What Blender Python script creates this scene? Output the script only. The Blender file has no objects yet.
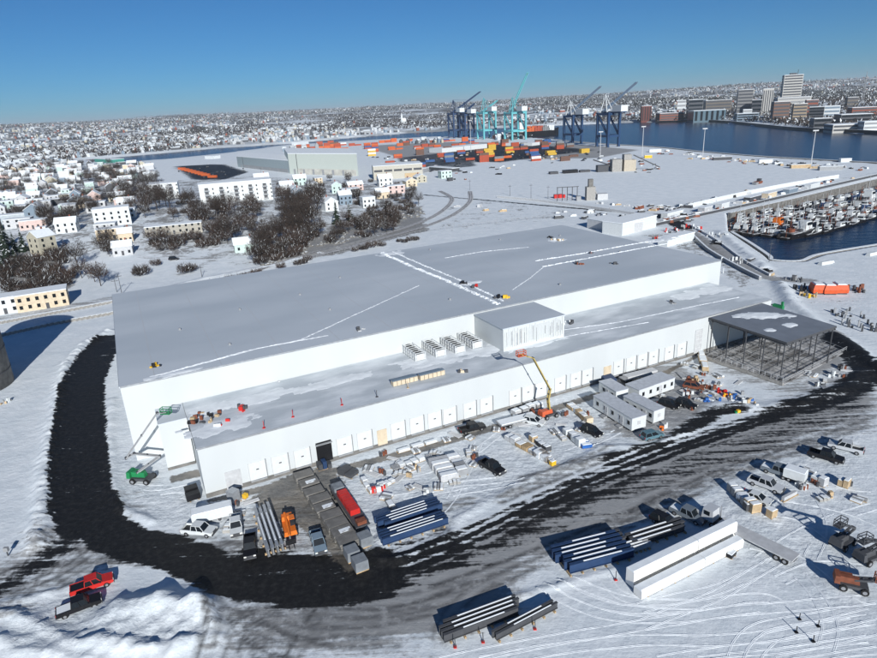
import bpy, math, random
import numpy as np
from math import radians as RAD, sin, cos, pi, hypot, atan2
random.seed(7); RNG = np.random.default_rng(11)
S = bpy.context.scene
COL = S.collection

# ------------------------------------------------------------------ camera model
FPX, PITCH, ROLL, CAMH = 628.0, .3395, .0518, 65.0
cf = np.array([0, cos(PITCH), -sin(PITCH)]); cu0 = np.array([0, sin(PITCH), cos(PITCH)]); cr0 = np.array([1., 0, 0])
cr = cos(ROLL)*cr0 - sin(ROLL)*cu0; cu = sin(ROLL)*cr0 + cos(ROLL)*cu0
def ray(px, py): return (px-438.5)/FPX*cr + (329-py)/FPX*cu + cf
def flat(px, py, z=0.0):
    d = ray(px, py); t = (z-CAMH)/d[2]; return np.array([0, 0, CAMH]) + d*t

cam_d = bpy.data.cameras.new('camera'); cam = bpy.data.objects.new('camera', cam_d); COL.objects.link(cam)
cam_d.sensor_fit = 'HORIZONTAL'; cam_d.angle = 2*math.atan(438.5/FPX); cam_d.clip_start = 1; cam_d.clip_end = 90000
from mathutils import Matrix, Vector
cam.matrix_world = Matrix(((cr[0], cu[0], -cf[0], 0), (cr[1], cu[1], -cf[1], 0), (cr[2], cu[2], -cf[2], CAMH), (0, 0, 0, 1)))
S.camera = cam

# ------------------------------------------------------------------ noise
def _h(ix, iy, s):
    n = (ix.astype(np.int64)*374761393 + iy.astype(np.int64)*668265263 + s*1442695041) & 0xffffffff
    n = ((n ^ (n >> 13))*1274126177) & 0xffffffff
    return ((n ^ (n >> 16)) & 0xffff)/65535.0
def vn(x, y, sc, s=0):
    x = np.asarray(x, float)/sc; y = np.asarray(y, float)/sc
    ix = np.floor(x); iy = np.floor(y); fx = x-ix; fy = y-iy
    fx = fx*fx*(3-2*fx); fy = fy*fy*(3-2*fy)
    a = _h(ix, iy, s); b = _h(ix+1, iy, s); c = _h(ix, iy+1, s); d = _h(ix+1, iy+1, s)
    return (a*(1-fx)+b*fx)*(1-fy)+(c*(1-fx)+d*fx)*fy
def fbm(x, y, sc, s=0, o=4):
    r = 0; a = .5
    for k in range(o): r = r + a*vn(x, y, sc/2**k, s+k*17); a *= .5
    return r
def ss(a, b, x):
    t = np.clip((np.asarray(x, float)-a)/(b-a), 0, 1); return t*t*(3-2*t)

# ------------------------------------------------------------------ terrain
def sdpoly(x, y, P):
    x = np.asarray(x, float); y = np.asarray(y, float)
    d = np.full(x.shape, 1e18); ins = np.zeros(x.shape, bool); n = len(P)
    for i in range(n):
        x0, y0 = P[i]; x1, y1 = P[(i+1) % n]; ex, ey = x1-x0, y1-y0
        t = np.clip(((x-x0)*ex+(y-y0)*ey)/(ex*ex+ey*ey+1e-9), 0, 1)
        d = np.minimum(d, (x-x0-t*ex)**2+(y-y0-t*ey)**2)
        c = ((y0 > y) != (y1 > y)) & (x < (x1-x0)*(y-y0)/((y1-y0) if y1 != y0 else 1e-9)+x0)
        ins ^= c
    d = np.sqrt(d); return np.where(ins, -d, d)
WZ = -4.0
HARB = [flat(a, b, WZ)[:2] for a, b in [(440,131.5),(500,128),(560,125.5),(600,124),(640,122.5),(657,122.7),(698,121.8),(725,122.9),(762,126.7),(797,130.2),(877,134.2),(960,139),(1050,150),(1050,172),(960,168),(877,167.5),(850,166),(817,164),(757,160),(702,155),(657,150),(620,147.5),(580,144.5),(555,141.5),(530,139.5),(490,138.5),(440,138),(400,139.5),(360,142),(290,146),(220,155.5),(173,160.5),(113,164.5),(75,160.5),(110,158),(145,155),(220,148.2),(288,144),(350,138),(400,134)]]
BASIN = [flat(a, b, WZ)[:2] for a, b in [(729,221),(800,204),(877,185),(960,168),(1060,160),(1060,235),(960,240),(877,253),(819,263),(799,270),(772,269),(768,265),(731,239)]]
def wsd(x, y): return np.minimum(sdpoly(x, y, HARB), sdpoly(x, y, BASIN))
def T(x, y):
    x = np.asarray(x, float); y = np.asarray(y, float); d = np.hypot(x, y)
    h = 9*np.exp(-(((x+230)/150)**2+((y-430)/140)**2))*ss(250, 330, y)
    h = h + ss(1500, 6500, d)*(95+60*(fbm(x, y, 2600, 3)-.5)) + ss(1300, 3500, d)*30*(fbm(x, y, 700, 8)-.4)
    h = h + ss(5200, 9000, d)*170*(fbm(x, y, 3000, 23)-.46)
    up = np.exp(-(((x-900)/420)**2+((y-2000)/900)**2))*34*ss(700, 1100, x+y*.12-240)
    h = h+up
    w = wsd(x, y)
    h = h*ss(0, 160, w)
    return np.where(w < 0, -9.0, np.minimum(h+0*w, h)) * 1.0 + np.where(w >= 0, -9*(1-ss(0, 2.0, w)), 0)
_ts = 60*1.006**np.arange(1000)
def at(px, py, dz=0.0):
    "world point of the ground seen at a photo position"
    d = ray(px, py)
    P = np.array([0, 0, CAMH])[None]+d[None]*_ts[:, None]
    if P[1, 1] < 0: return flat(px, py)
    dv = P[:, 2]-np.maximum(T(P[:, 0], P[:, 1]), WZ)
    k = int(np.argmax(dv < 0)) if (dv < 0).any() else 999
    if k == 0: return flat(px, py)
    a, b = dv[k-1], dv[k]; t = _ts[k-1]+(_ts[k]-_ts[k-1])*(a/(a-b+1e-9))
    p = np.array([0, 0, CAMH])+d*t; p[2] += dz
    return p
def depth(p): return float(np.dot(np.array(p)-np.array([0, 0, CAMH]), cf))
def mpp(p): return depth(p)/FPX

# ------------------------------------------------------------------ materials
MATS = {}
def mat(name, c, rough=.7, amt=.12, sc=1.2, metal=0, bump=0, c2=None, lo=.4, hi=.6, spec=.3, stretch=None):
    if name in MATS: return MATS[name]
    m = bpy.data.materials.new(name); m.use_nodes = True; nt = m.node_tree; b = nt.nodes['Principled BSDF']
    b.inputs['Roughness'].default_value = rough; b.inputs['Metallic'].default_value = metal
    b.inputs['Specular IOR Level'].default_value = spec
    tc = nt.nodes.new('ShaderNodeTexCoord'); n = nt.nodes.new('ShaderNodeTexNoise'); n.inputs['Scale'].default_value = sc
    n.inputs['Detail'].default_value = 5
    src = tc.outputs['Object']
    if stretch:
        mp = nt.nodes.new('ShaderNodeMapping'); mp.inputs['Scale'].default_value = stretch
        nt.links.new(src, mp.inputs['Vector']); src = mp.outputs['Vector']
    nt.links.new(src, n.inputs['Vector'])
    r = nt.nodes.new('ShaderNodeValToRGB'); e = r.color_ramp.elements
    if c2 is None:
        e[0].position = .3; e[1].position = .7
        e[0].color = tuple(v*(1-amt) for v in c)+(1,); e[1].color = tuple(min(1, v*(1+amt)) for v in c)+(1,)
    else:
        e[0].position = lo; e[1].position = hi; e[0].color = tuple(c)+(1,); e[1].color = tuple(c2)+(1,)
    nt.links.new(n.outputs['Fac'], r.inputs['Fac']); nt.links.new(r.outputs['Color'], b.inputs['Base Color'])
    if bump:
        bp = nt.nodes.new('ShaderNodeBump'); bp.inputs['Strength'].default_value = bump; bp.inputs['Distance'].default_value = .3
        nt.links.new(n.outputs['Fac'], bp.inputs['Height']); nt.links.new(bp.outputs['Normal'], b.inputs['Normal'])
    MATS[name] = m; return m
SNOW = mat('snow', (.79, .83, .855), .85, .05, .8, bump=.15)
SNOWY = mat('patchy snow', (.79, .83, .855), .85, c2=(.22, .21, .2), lo=.52, hi=.62, sc=.5)
WHITE = mat('white paint', (.64, .67, .675), .5, .06)
WALLW = mat('white wall panel', (.565, .595, .60), .55, .04, .12, stretch=(1, 1, .3))
GREY = mat('grey', (.3, .31, .32), .7); DGREY = mat('dark grey', (.07, .073, .08), .6); LGREY = mat('light grey', (.5, .51, .52), .6)
BLACK = mat('black', (.012, .012, .014), .4); GLASS = mat('dark glass', (.012, .016, .02), .2, spec=.35)
RUBBER = mat('rubber', (.015, .015, .015), .8); TAN = mat('tan board', (.48, .36, .22), .8, .2); CREAM = mat('cream', (.62, .52, .38), .7)
STEEL = mat('galvanised steel', (.42, .44, .46), .45, .15, metal=.5); CONC = mat('concrete', (.33, .32, .3), .85, .2, bump=.2)
CONCD = mat('damp concrete', (.17, .165, .155), .85, .3, .6, bump=.2)
ORANGE = mat('orange paint', (.72, .17, .02), .45); RED = mat('red paint', (.55, .03, .025), .35); YELLOW = mat('yellow', (.75, .45, .03), .5)
BLUE = mat('blue', (.03, .12, .38), .5); GREENP = mat('green paint', (.02, .22, .08), .4); TEAL = mat('turquoise steel', (.13, .44, .48), .5)
NAVY = mat('navy steel and shade blue', (.022, .05, .12), .55); RUST = mat('rust brown', (.2, .068, .038), .7, .25); BRICK = mat('red brick', (.26, .09, .06), .85, .2)
WOOD = mat('timber', (.42, .3, .17), .8, .25); BARK = mat('bark', (.05, .04, .034), .9, .25, 2); TWIG = mat('bare twigs', (.046, .035, .029), .95, .3, .3)
TWIG2 = mat('reddish twigs', (.066, .046, .037), .95, .3, .3); NEEDLE = mat('dark needles', (.022, .038, .022), .9, .35, .4)
SLATE = mat('slate blue siding', (.2, .26, .32), .7); BEIGE = mat('beige siding', (.45, .42, .33), .7); PALEGREEN = mat('pale green cladding', (.55, .68, .58), .6, .05)
PINK = mat('pale pink siding', (.6, .46, .42), .7); MINT = mat('mint siding', (.5, .62, .58), .7); CARSILVER = mat('silver car paint', (.55, .57, .59), .35, .03, metal=.1)
CARGREY = mat('grey car paint', (.16, .19, .22), .3, .03); CARBLUE = mat('steel blue car paint', (.2, .27, .33), .3, .03); LAMP = mat('lamp lens', (.75, .75, .7), .2)
TAIL = mat('tail lamp', (.4, .02, .02), .2); CHROME = mat('rim metal', (.45, .45, .46), .3, metal=.7); TARP = mat('grey tarp', (.2, .22, .24), .6, .2)
ROOFSNOW = mat('wind-scoured roof snow', (.46, .51, .555), .7, 0, .05, bump=.06, stretch=(.45, 1.2, 1), c2=(.56, .605, .645), lo=.36, hi=.66)
CANROOF = mat('grey metal roofing', (.2, .22, .25), .55, .1, .3)
PANELW = mat('wrapped white panel', (.85, .84, .8), .5, .04)

# ------------------------------------------------------------------ mesh builder
class MB:
    def __init__(s): s.v = []; s.f = []; s.m = []; s.mats = []
    def mi(s, m):
        if m not in s.mats: s.mats.append(m)
        return s.mats.index(m)
    def face(s, pts, m):
        n = len(s.v); s.v += [tuple(p) for p in pts]; s.f.append(tuple(range(n, n+len(pts)))); s.m.append(s.mi(m)); return s
    def hexa(s, P, m):
        "8 points: bottom ccw, top ccw"
        n = len(s.v); s.v += [tuple(p) for p in P]; i = s.mi(m)
        for q in ((3,2,1,0),(4,5,6,7),(0,1,5,4),(1,2,6,5),(2,3,7,6),(3,0,4,7)):
            s.f.append(tuple(n+k for k in q)); s.m.append(i)
        return s
    def box(s, x, y, z, sx, sy, sz, m, rz=0, tx=1, ty=1):
        "centre x,y, bottom z; tx,ty taper of the top"
        c, n = cos(rz), sin(rz); P = []
        for zz, a, b in ((z, 1, 1), (z+sz, tx, ty)):
            for ux, uy in ((-1,-1),(1,-1),(1,1),(-1,1)):
                X, Y = ux*sx/2*a, uy*sy/2*b; P.append((x+X*c-Y*n, y+X*n+Y*c, zz))
        return s.hexa(P, m)
    def tube(s, p, q, r, m, r1=None, n=6, cap=True):
        p = Vector(p); q = Vector(q); r1 = r if r1 is None else r1; d = (q-p)
        if d.length < 1e-6: return s
        d.normalize(); a = d.cross(Vector((0, 0, 1)) if abs(d.z) < .95 else Vector((1, 0, 0))).normalized(); b = d.cross(a)
        k = len(s.v); i = s.mi(m)
        for c, R in ((p, r), (q, r1)):
            for j in range(n):
                t = 2*pi*(j+.5)/n; s.v.append(tuple(c+a*cos(t)*R+b*sin(t)*R))
        for j in range(n):
            s.f.append((k+j, k+(j+1) % n, k+n+(j+1) % n, k+n+j)); s.m.append(i)
        if cap:
            s.f.append(tuple(k+j for j in range(n))[::-1]); s.m.append(i); s.f.append(tuple(k+n+j for j in range(n))); s.m.append(i)
        return s
    def bar(s, p, q, w, m): return s.tube(p, q, w*.7, m, n=4)
    def prism(s, poly, z0, z1, m, mtop=None):
        n = len(poly); k = len(s.v)
        a = sum(poly[i][0]*poly[(i+1) % n][1]-poly[(i+1) % n][0]*poly[i][1] for i in range(n))
        if a < 0: poly = poly[::-1]
        s.v += [(p[0], p[1], z0) for p in poly]+[(p[0], p[1], z1) for p in poly]; i = s.mi(m)
        for j in range(n): s.f.append((k+j, k+(j+1) % n, k+n+(j+1) % n, k+n+j)); s.m.append(i)
        s.f.append(tuple(range(k+n, k+2*n))); s.m.append(s.mi(mtop or m)); s.f.append(tuple(range(k, k+n))[::-1]); s.m.append(i); return s
    def prof(s, pts, hw, m, x=0, hw2=None):
        "side profile (x,z) extruded over y"
        n = len(pts); k = len(s.v); i = s.mi(m); zs = [p[1] for p in pts]; z0, z1 = min(zs), max(zs); hw2 = hw if hw2 is None else hw2
        for sgn in (-1, 1):
            for px, pz in pts: w = hw+(hw2-hw)*(pz-z0)/max(z1-z0, 1e-6); s.v.append((px+x, sgn*w, pz))
        for j in range(n): s.f.append((k+j, k+(j+1) % n, k+n+(j+1) % n, k+n+j)[::-1]); s.m.append(i)
        s.f.append(tuple(range(k, k+n))); s.m.append(i); s.f.append(tuple(range(k+n, k+2*n))[::-1]); s.m.append(i); return s
    def mesh(s, name):
        me = bpy.data.meshes.new(name); me.from_pydata(s.v, [], s.f)
        for m in s.mats: me.materials.append(m)
        me.polygons.foreach_set('material_index', s.m); me.update(); return me
    def build(s, name, parent=None, smooth=False, loc=None, rz=0):
        me = s.mesh(name)
        if smooth: me.polygons.foreach_set('use_smooth', [True]*len(me.polygons))
        o = bpy.data.objects.new(name, me); COL.objects.link(o)
        if parent: o.parent = parent; KIDS.setdefault(parent.name, []).append(o)
        if loc is not None: o.location = tuple(loc); o.rotation_euler.z = rz
        return o
def npmesh(name, V, F, mats, mi=None, smooth=False):
    me = bpy.data.meshes.new(name); n = len(V); k = F.shape[1]; m = len(F)
    me.vertices.add(n); me.vertices.foreach_set('co', np.asarray(V, np.float32).ravel())
    me.loops.add(m*k); me.loops.foreach_set('vertex_index', np.asarray(F, np.int32).ravel())
    me.polygons.add(m); me.polygons.foreach_set('loop_start', np.arange(0, m*k, k, dtype=np.int32))
    for q in mats: me.materials.append(q)
    if mi is not None: me.polygons.foreach_set('material_index', np.asarray(mi, np.int32))
    me.polygons.foreach_set('use_smooth', np.full(m, smooth)); me.update(); me.validate()
    return me
def link(name, me, parent=None):
    o = bpy.data.objects.new(name, me); COL.objects.link(o)
    if parent: o.parent = parent
    return o
def tag(o, label=None, cat=None, group=None, kind=None):
    if label: o['label'] = label
    if cat: o['category'] = cat
    if group: o['group'] = group
    if kind: o['kind'] = kind
    return o
def thing(name, label, cat, loc=(0, 0, 0), rz=0, group=None):
    o = bpy.data.objects.new(name, None); COL.objects.link(o); o.location = tuple(loc); o.rotation_euler.z = rz
    o.empty_display_size = .5
    return tag(o, label, cat, group)
def dup(o, loc=None, rz=None, label=None, group=None, sc=None, parent=None):
    c = o.copy(); COL.objects.link(c)
    if parent: c.parent = parent; KIDS.setdefault(parent.name, []).append(c)
    if loc is not None: c.location = tuple(loc)
    if rz is not None: c.rotation_euler.z = rz
    if sc is not None: c.scale = (sc, sc, sc) if not isinstance(sc, tuple) else sc
    if label: c['label'] = label
    if group: c['group'] = group
    for ch in list(KIDS.get(o.name, [])): dup(ch, parent=c)
    return c
KIDS = {}

# ------------------------------------------------------------------ ground sheet
def grow(a, b, st, k, mx):
    r = []; x = a
    while x < b: st = min(st*k, mx); x += st; r.append(x)
    return r
xs = np.arange(-165, 265, .55); xs = np.array([-x for x in grow(165, 60000, .55, 1.055, 4000)][::-1]+list(xs)+grow(xs[-1], 60000, .55, 1.055, 4000))
ys = np.arange(46, 175, .5); ys2 = grow(ys[-1], 330, .5, 1.006, 1.3); yb = [-v for v in grow(-46, 3000, 1, 1.2, 600)][::-1]
ys = np.array(yb+list(ys)+ys2+grow(ys2[-1], 60000, 1.3, 1.022, 4000))
GX, GY = np.meshgrid(xs, ys); gz = T(GX, GY)
near = (GX > -170) & (GX < 270) & (GY < 420) & (GY > 40)
ni = np.where(near); nx, ny = GX[ni], GY[ni]
def poly_px(L, z=0): return [flat(a, b, z)[:2] for a, b in L]
def pdist(P, x=None, y=None):
    x = nx if x is None else x; y = ny if y is None else y
    d = np.full(x.shape, 1e9); s = np.zeros(x.shape); L = 0
    for (x0, y0), (x1, y1) in zip(P[:-1], P[1:]):
        ex, ey = x1-x0, y1-y0; l2 = ex*ex+ey*ey+1e-9
        t = np.clip(((x-x0)*ex+(y-y0)*ey)/l2, 0, 1); dd = np.hypot(x-x0-t*ex, y-y0-t*ey)
        s = np.where(dd < d, L+t*math.sqrt(l2), s); d = np.minimum(d, dd); L += math.sqrt(l2)
    return d, s
A_dark = np.zeros(GX.shape); A_slush = np.zeros(GX.shape); A_mud = np.zeros(GX.shape); A_rough = np.zeros(GX.shape); A_scrub = np.zeros(GX.shape); A_rut = np.zeros(GX.shape)
def paint(A, L, w, v, soft=1.5, px=True):
    P = poly_px(L) if px else L; d, s = pdist(P); A[ni] = np.maximum(A[ni], v*(1-ss(w/2-soft, w/2+soft, d)))
def fill(A, L, v, soft=1.5):
    P = poly_px(L); d = sdpoly(nx, ny, P); A[ni] = np.maximum(A[ni], v*(1-ss(-soft, soft, d)))
MAIN0 = [(110,340),(95,358),(82,385),(80,420),(79,460),(82,500),(92,520)]
MAIN1 = [(82,495),(95,522),(112,535),(132,544),(160,548),(190,558),(222,575),(250,584),(290,586),(340,581),(385,571),(430,554)]
MAIN2 = [(400,566),(475,535),(520,513),(560,495),(600,477),(640,462),(690,444),(740,427),(800,407),(845,392),(870,372),(890,360)]
paint(A_dark, MAIN0, 11.3, 1.0, 1.3); paint(A_dark, MAIN1[:-2], 8.2, 1.0, 1.3); paint(A_dark, [(250,572),(300,582),(345,580),(375,572)], 12, 1, 2); paint(A_dark, [(340,578),(400,564),(450,548)], 10, .92, 3)
paint(A_dark, MAIN2, 6.5, .97, 3.4); paint(A_dark, [(370,576),(440,555),(510,527),(580,496),(640,470)], 8, .86, 4); paint(A_dark, [(440,560),(520,530),(580,505),(650,480),(720,455),(800,425),(850,405)], 11, .6, 5)
paint(A_dark, [(470,556),(540,528),(600,503)], 3, .7, 2); paint(A_dark, [(560,528),(620,500),(700,466),(770,440)], 2.5, .66, 2)
paint(A_dark, [(610,462),(660,445),(690,428),(715,412),(740,408)], 5, .85, 2)
paint(A_dark, [(800,407),(850,390),(868,372),(850,352),(835,340),(880,380)], 8, .95, 2)
paint(A_dark, [(98,505),(60,548),(20,577),(-30,605)], 7, .78, 4)
paint(A_dark, [(150,552),(140,560),(80,580),(20,600)], 9, .3, 5)
fill(A_slush, [(205,590),(440,575),(700,470),(877,400),(877,430),(720,480),(560,560),(430,620),(330,658),(230,658)], .7, 6)
fill(A_slush, [(395,570),(470,535),(560,492),(690,440),(800,400),(877,370),(877,410),(800,440),(720,478),(640,520),(550,556),(440,600)], .95, 5)
paint(A_slush, [(320,610),(400,600),(470,585)], 16, .8, 5)
paint(A_slush, [(90,520),(50,560),(0,590)], 18, .55, 5)
fill(A_slush, [(598,370),(680,362),(720,395),(700,420),(650,445),(600,430)], .72, 3)
fill(A_slush, [(690,350),(860,350),(862,385),(790,400),(720,375)], .5, 3)
fill(A_slush, [(700,345),(770,312),(845,335),(850,362),(785,386)], .92, 3)
fill(A_mud, [(248,500),(270,482),(300,470),(332,465),(345,480),(372,545),(350,575),(300,530),(270,520)], .95, 2.5)
fill(A_slush, [(200,530),(250,500),(330,480),(380,560),(300,575)], .5, 4)
fill(A_mud, [(205,499),(440,440),(660,372),(700,352),(700,357),(660,379),(440,448),(205,508)], .8, 1.2)
fill(A_mud, [(168,476),(200,468),(205,476),(170,484)], .8, 1)
A_rough[ni] = .3
fill(A_rough, [(205,500),(700,355),(725,405),(600,456),(545,482),(455,530),(390,568),(120,520),(110,440)], .9, 3)
fill(A_rough, [(700,440),(877,400),(877,658),(800,600),(720,570),(650,500)], .75, 8)
fill(A_rough, [(0,600),(60,590),(210,600),(220,658),(0,658)], .9, 4)
MUD = [[(225,595),(250,625),(262,660)],[(240,592),(275,620),(330,640),(400,640)],[(255,590),(300,615),(360,622),(430,610)],[(230,600),(235,630),(230,660)],[(262,640),(250,610),(262,590)],[(280,600),(330,604),(400,600),(470,584)],[(300,610),(380,614),(450,598)],[(440,640),(450,612),(490,580)],
  [(430,592),(520,560),(600,528),(680,492)],[(480,588),(560,552),(640,518),(700,488)],[(330,600),(310,625),(290,660)],[(210,590),(215,620),(205,655)],[(640,498),(720,466),(800,438),(870,415)],[(660,500),(740,466),(830,440)],[(600,530),(680,496),(760,462),(860,425)],
  [(90,510),(60,545),(15,570),(-20,585)],[(62,560),(66,575),(74,580)],[(70,545),(73,565),(90,578)],[(80,538),(90,556),(110,565)],[(30,580),(24,590),(20,600)],[(86,530),(60,560),(0,592)],[(100,545),(60,572),(10,590)],[(95,540),(110,556),(150,562)],[(120,548),(90,570),(60,585)],[(250,612),(300,632),(380,632)],[(235,615),(258,640),(300,655)],[(610,455),(560,475),(500,500)],[(520,480),(560,470),(610,450)],[(470,500),(430,515),(450,540)],[(160,545),(200,540),(240,548)],[(205,540),(260,560),(300,565)]]
def offs(P, o):
    Q = []
    for i in range(len(P)):
        d = np.array(P[min(i+1, len(P)-1)])-np.array(P[max(i-1, 0)]); d = d/(np.linalg.norm(d)+1e-9); Q.append((P[i][0]-d[1]*o, P[i][1]+d[0]*o))
    return Q
def curve(P, n=7):
    P = [np.array(p, float) for p in P]; out = []
    for i in range(len(P)-1):
        p0 = P[max(i-1, 0)]; p1 = P[i]; p2 = P[i+1]; p3 = P[min(i+2, len(P)-1)]
        for k in range(n):
            t = k/n; out.append(.5*((2*p1)+(-p0+p2)*t+(2*p0-5*p1+4*p2-p3)*t*t+(-p0+3*p1-3*p2+p3)*t**3))
    return out+[P[-1]]
for L_ in MUD:
    P_ = curve(poly_px(L_))
    for g_ in (-.9, .9): paint(A_rut, offs(P_, g_), .7, random.uniform(.6, 1.1), .45, False)
    paint(A_slush, P_, 3.0, .5, 1.2, False)
for Q_, os_ in ((MAIN2, (-2.2, -.4, 1.4, 3.0)), ([(320,590),(390,577),(450,555),(520,522),(600,485),(690,450)], (-1, 1, 3, 5))):
    P_ = curve(poly_px(Q_))
    for o_ in os_:
        d_, s_ = pdist(offs(P_, o_+random.uniform(-.3, .3))); A_dark[ni] = np.maximum(0, A_dark[ni]-.42*(1-ss(.05, .55, d_))*ss(.3, .7, vn(s_, s_*0+o_, 9, 5))*(.4+.6*vn(s_, s_*0+o_, 2.5, 6)))
# far dark ground: container yard, lots, roads between houses
fm = np.where((GY > 190) & (GY < 3500)); fx, fy = GX[fm], GY[fm]
def farfill(A, L, v, soft=6):
    P = [flat(a, b)[:2] for a, b in L]; d = sdpoly(fx, fy, P); A[fm] = np.maximum(A[fm], v*(1-ss(-soft, soft, d)))
def farline(A, L, w, v, soft=2):
    P = [flat(a, b)[:2] for a, b in L]; d, s = pdist(P, fx, fy); A[fm] = np.maximum(A[fm], v*(1-ss(w/2-soft, w/2+soft, d)))
farfill(A_slush, [(360,146),(440,142),(560,143),(640,150),(600,158),(520,160),(470,163),(440,166),(400,158)], .85, 8)
farfill(A_dark, [(440,160),(440,148),(520,143),(600,150),(560,155),(500,163)], .85, 15); farfill(A_dark, [(395,158),(440,153),(470,158),(480,166),(440,170),(400,166)], .75, 8)
farfill(A_dark, [(172,166),(225,164),(250,172),(225,180),(190,180)], .9, 6)
farline(A_dark, [(80,166),(90,180),(102,195),(110,205)], 9, 1)
farline(A_slush, [(150,258),(200,262),(230,255),(215,262),(180,275)], 5, .5)
farline(A_slush, [(0,318),(60,308),(112,298)], 7, .55)
farline(A_slush, [(104,256),(150,262),(210,262)], 6, .35)
farline(A_dark, [(425,196),(500,202),(560,207),(620,212),(660,217),(690,220)], 5, .9)
farline(A_slush, [(660,217),(690,232),(720,250),(752,273),(775,279),(810,281)], 7, .8)
farline(A_dark, [(660,215),(685,228)], 10, .9)
farline(A_dark, [(640,212),(880,172)], 6, .5)
farline(A_dark, [(775,282),(800,305),(830,325),(877,350)], 5, .4)
farline(A_dark, [(760,305),(800,325),(840,350),(880,390)], 9, 1)
hm = fbm(GX, GY, 700, 31)
dist = np.hypot(GX, GY)
A_far = ss(1400, 2300, dist)
farfill(A_scrub, [(-40,300),(0,300),(60,290),(110,262),(260,268),(330,250),(425,212),(425,180),(300,178),(250,175),(170,180),(120,165),(0,158),(-60,165)], 1.0, 25)
farfill(A_scrub, [(262,262),(330,228),(425,206),(430,232),(330,258)], 1.35, 6); farfill(A_scrub, [(0,300),(0,262),(60,255),(80,285),(50,297)], 1.3, 6)
farfill(A_scrub, [(430,236),(440,200),(520,202),(600,212),(560,222),(480,232)], .75, 10); farfill(A_scrub, [(640,235),(690,225),(770,280),(740,290),(700,262)], 1.0, 6); farfill(A_scrub, [(790,300),(877,290),(877,350),(840,335)], .95, 8)
# heights: banks, heaps, small lumps
def ridge(L, w, h, lump=.5, sc=2.2):
    P = poly_px(L); d, s = pdist(P); n = .55+lump*1.2*(fbm(nx, ny, sc, 5)-.4)
    gz[ni] += h*np.exp(-(d/(w/2))**2)*n*2
ridge([(108,332),(84,345),(66,365),(58,400),(50,440),(44,480),(40,520),(36,545)], 3.4, 1.0, .55, 1.0)
ridge([(112,400),(110,440),(112,480),(120,508),(150,522)], 2, .45)

ridge([(395,562),(430,545),(452,532),(455,520),(540,474),(560,468),(592,452)], 1.8, .2, 1, 1.2)
ridge([(380,540),(372,560),(400,560)], 2, .35)
ridge([(515,597),(565,584),(615,569)], 1.2, .2, 1, 1.2)
ridge([(600,447),(648,448),(690,430)], 2, .35)
ridge([(560,470),(620,452)], 2, .3)
ridge([(718,405),(760,408),(800,402),(850,385),(862,372)], 4, .4)
ridge([(780,284),(792,305),(818,325),(850,347),(895,378)], 5, 1.1, .25, 4)
ridge([(122,612),(145,609),(166,603),(186,607),(200,611)], 4.2, 1.15, .7, 3.2); ridge([(118,622),(150,621),(198,619)], 10, .5, .6, 2.6); ridge([(110,632),(150,634),(195,628)], 7, .25, 1.8, 1.0)
ridge([(0,612),(35,622),(60,640),(100,645),(160,652),(215,640)], 2.4, .5, 1.4, 1.3); ridge([(-10,640),(40,652),(100,662)], 3, .45, 1.4, 1.4)
ridge([(0,604),(40,596),(70,588)], 1.6, .25, 1.2, 1.2)
ridge([(165,610),(205,608),(214,628)], 2, .45, 1.4, 1.3)
ridge([(120,300),(200,280),(280,265),(380,237)], 4, .5)
ridge([(720,232),(745,252),(765,268)], 5, .8)
gz[ni] += A_rough[ni]*.16*(fbm(nx, ny, 1.4, 77)-.5)*2*(1-A_dark[ni]) + .25*(fbm(nx, ny, 14, 78)-.5)*(1-A_slush[ni])
P_ = poly_px([(88,612),(120,604),(200,602),(222,615),(225,650),(90,650)]); m_ = 1-ss(-1.5, 1, sdpoly(nx, ny, P_)); gz[ni] += m_*(.7*(fbm(nx, ny, 1.5, 301, 3)-.45)+.5*np.maximum(0, vn(nx, ny, .9, 305)-.62))
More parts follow.
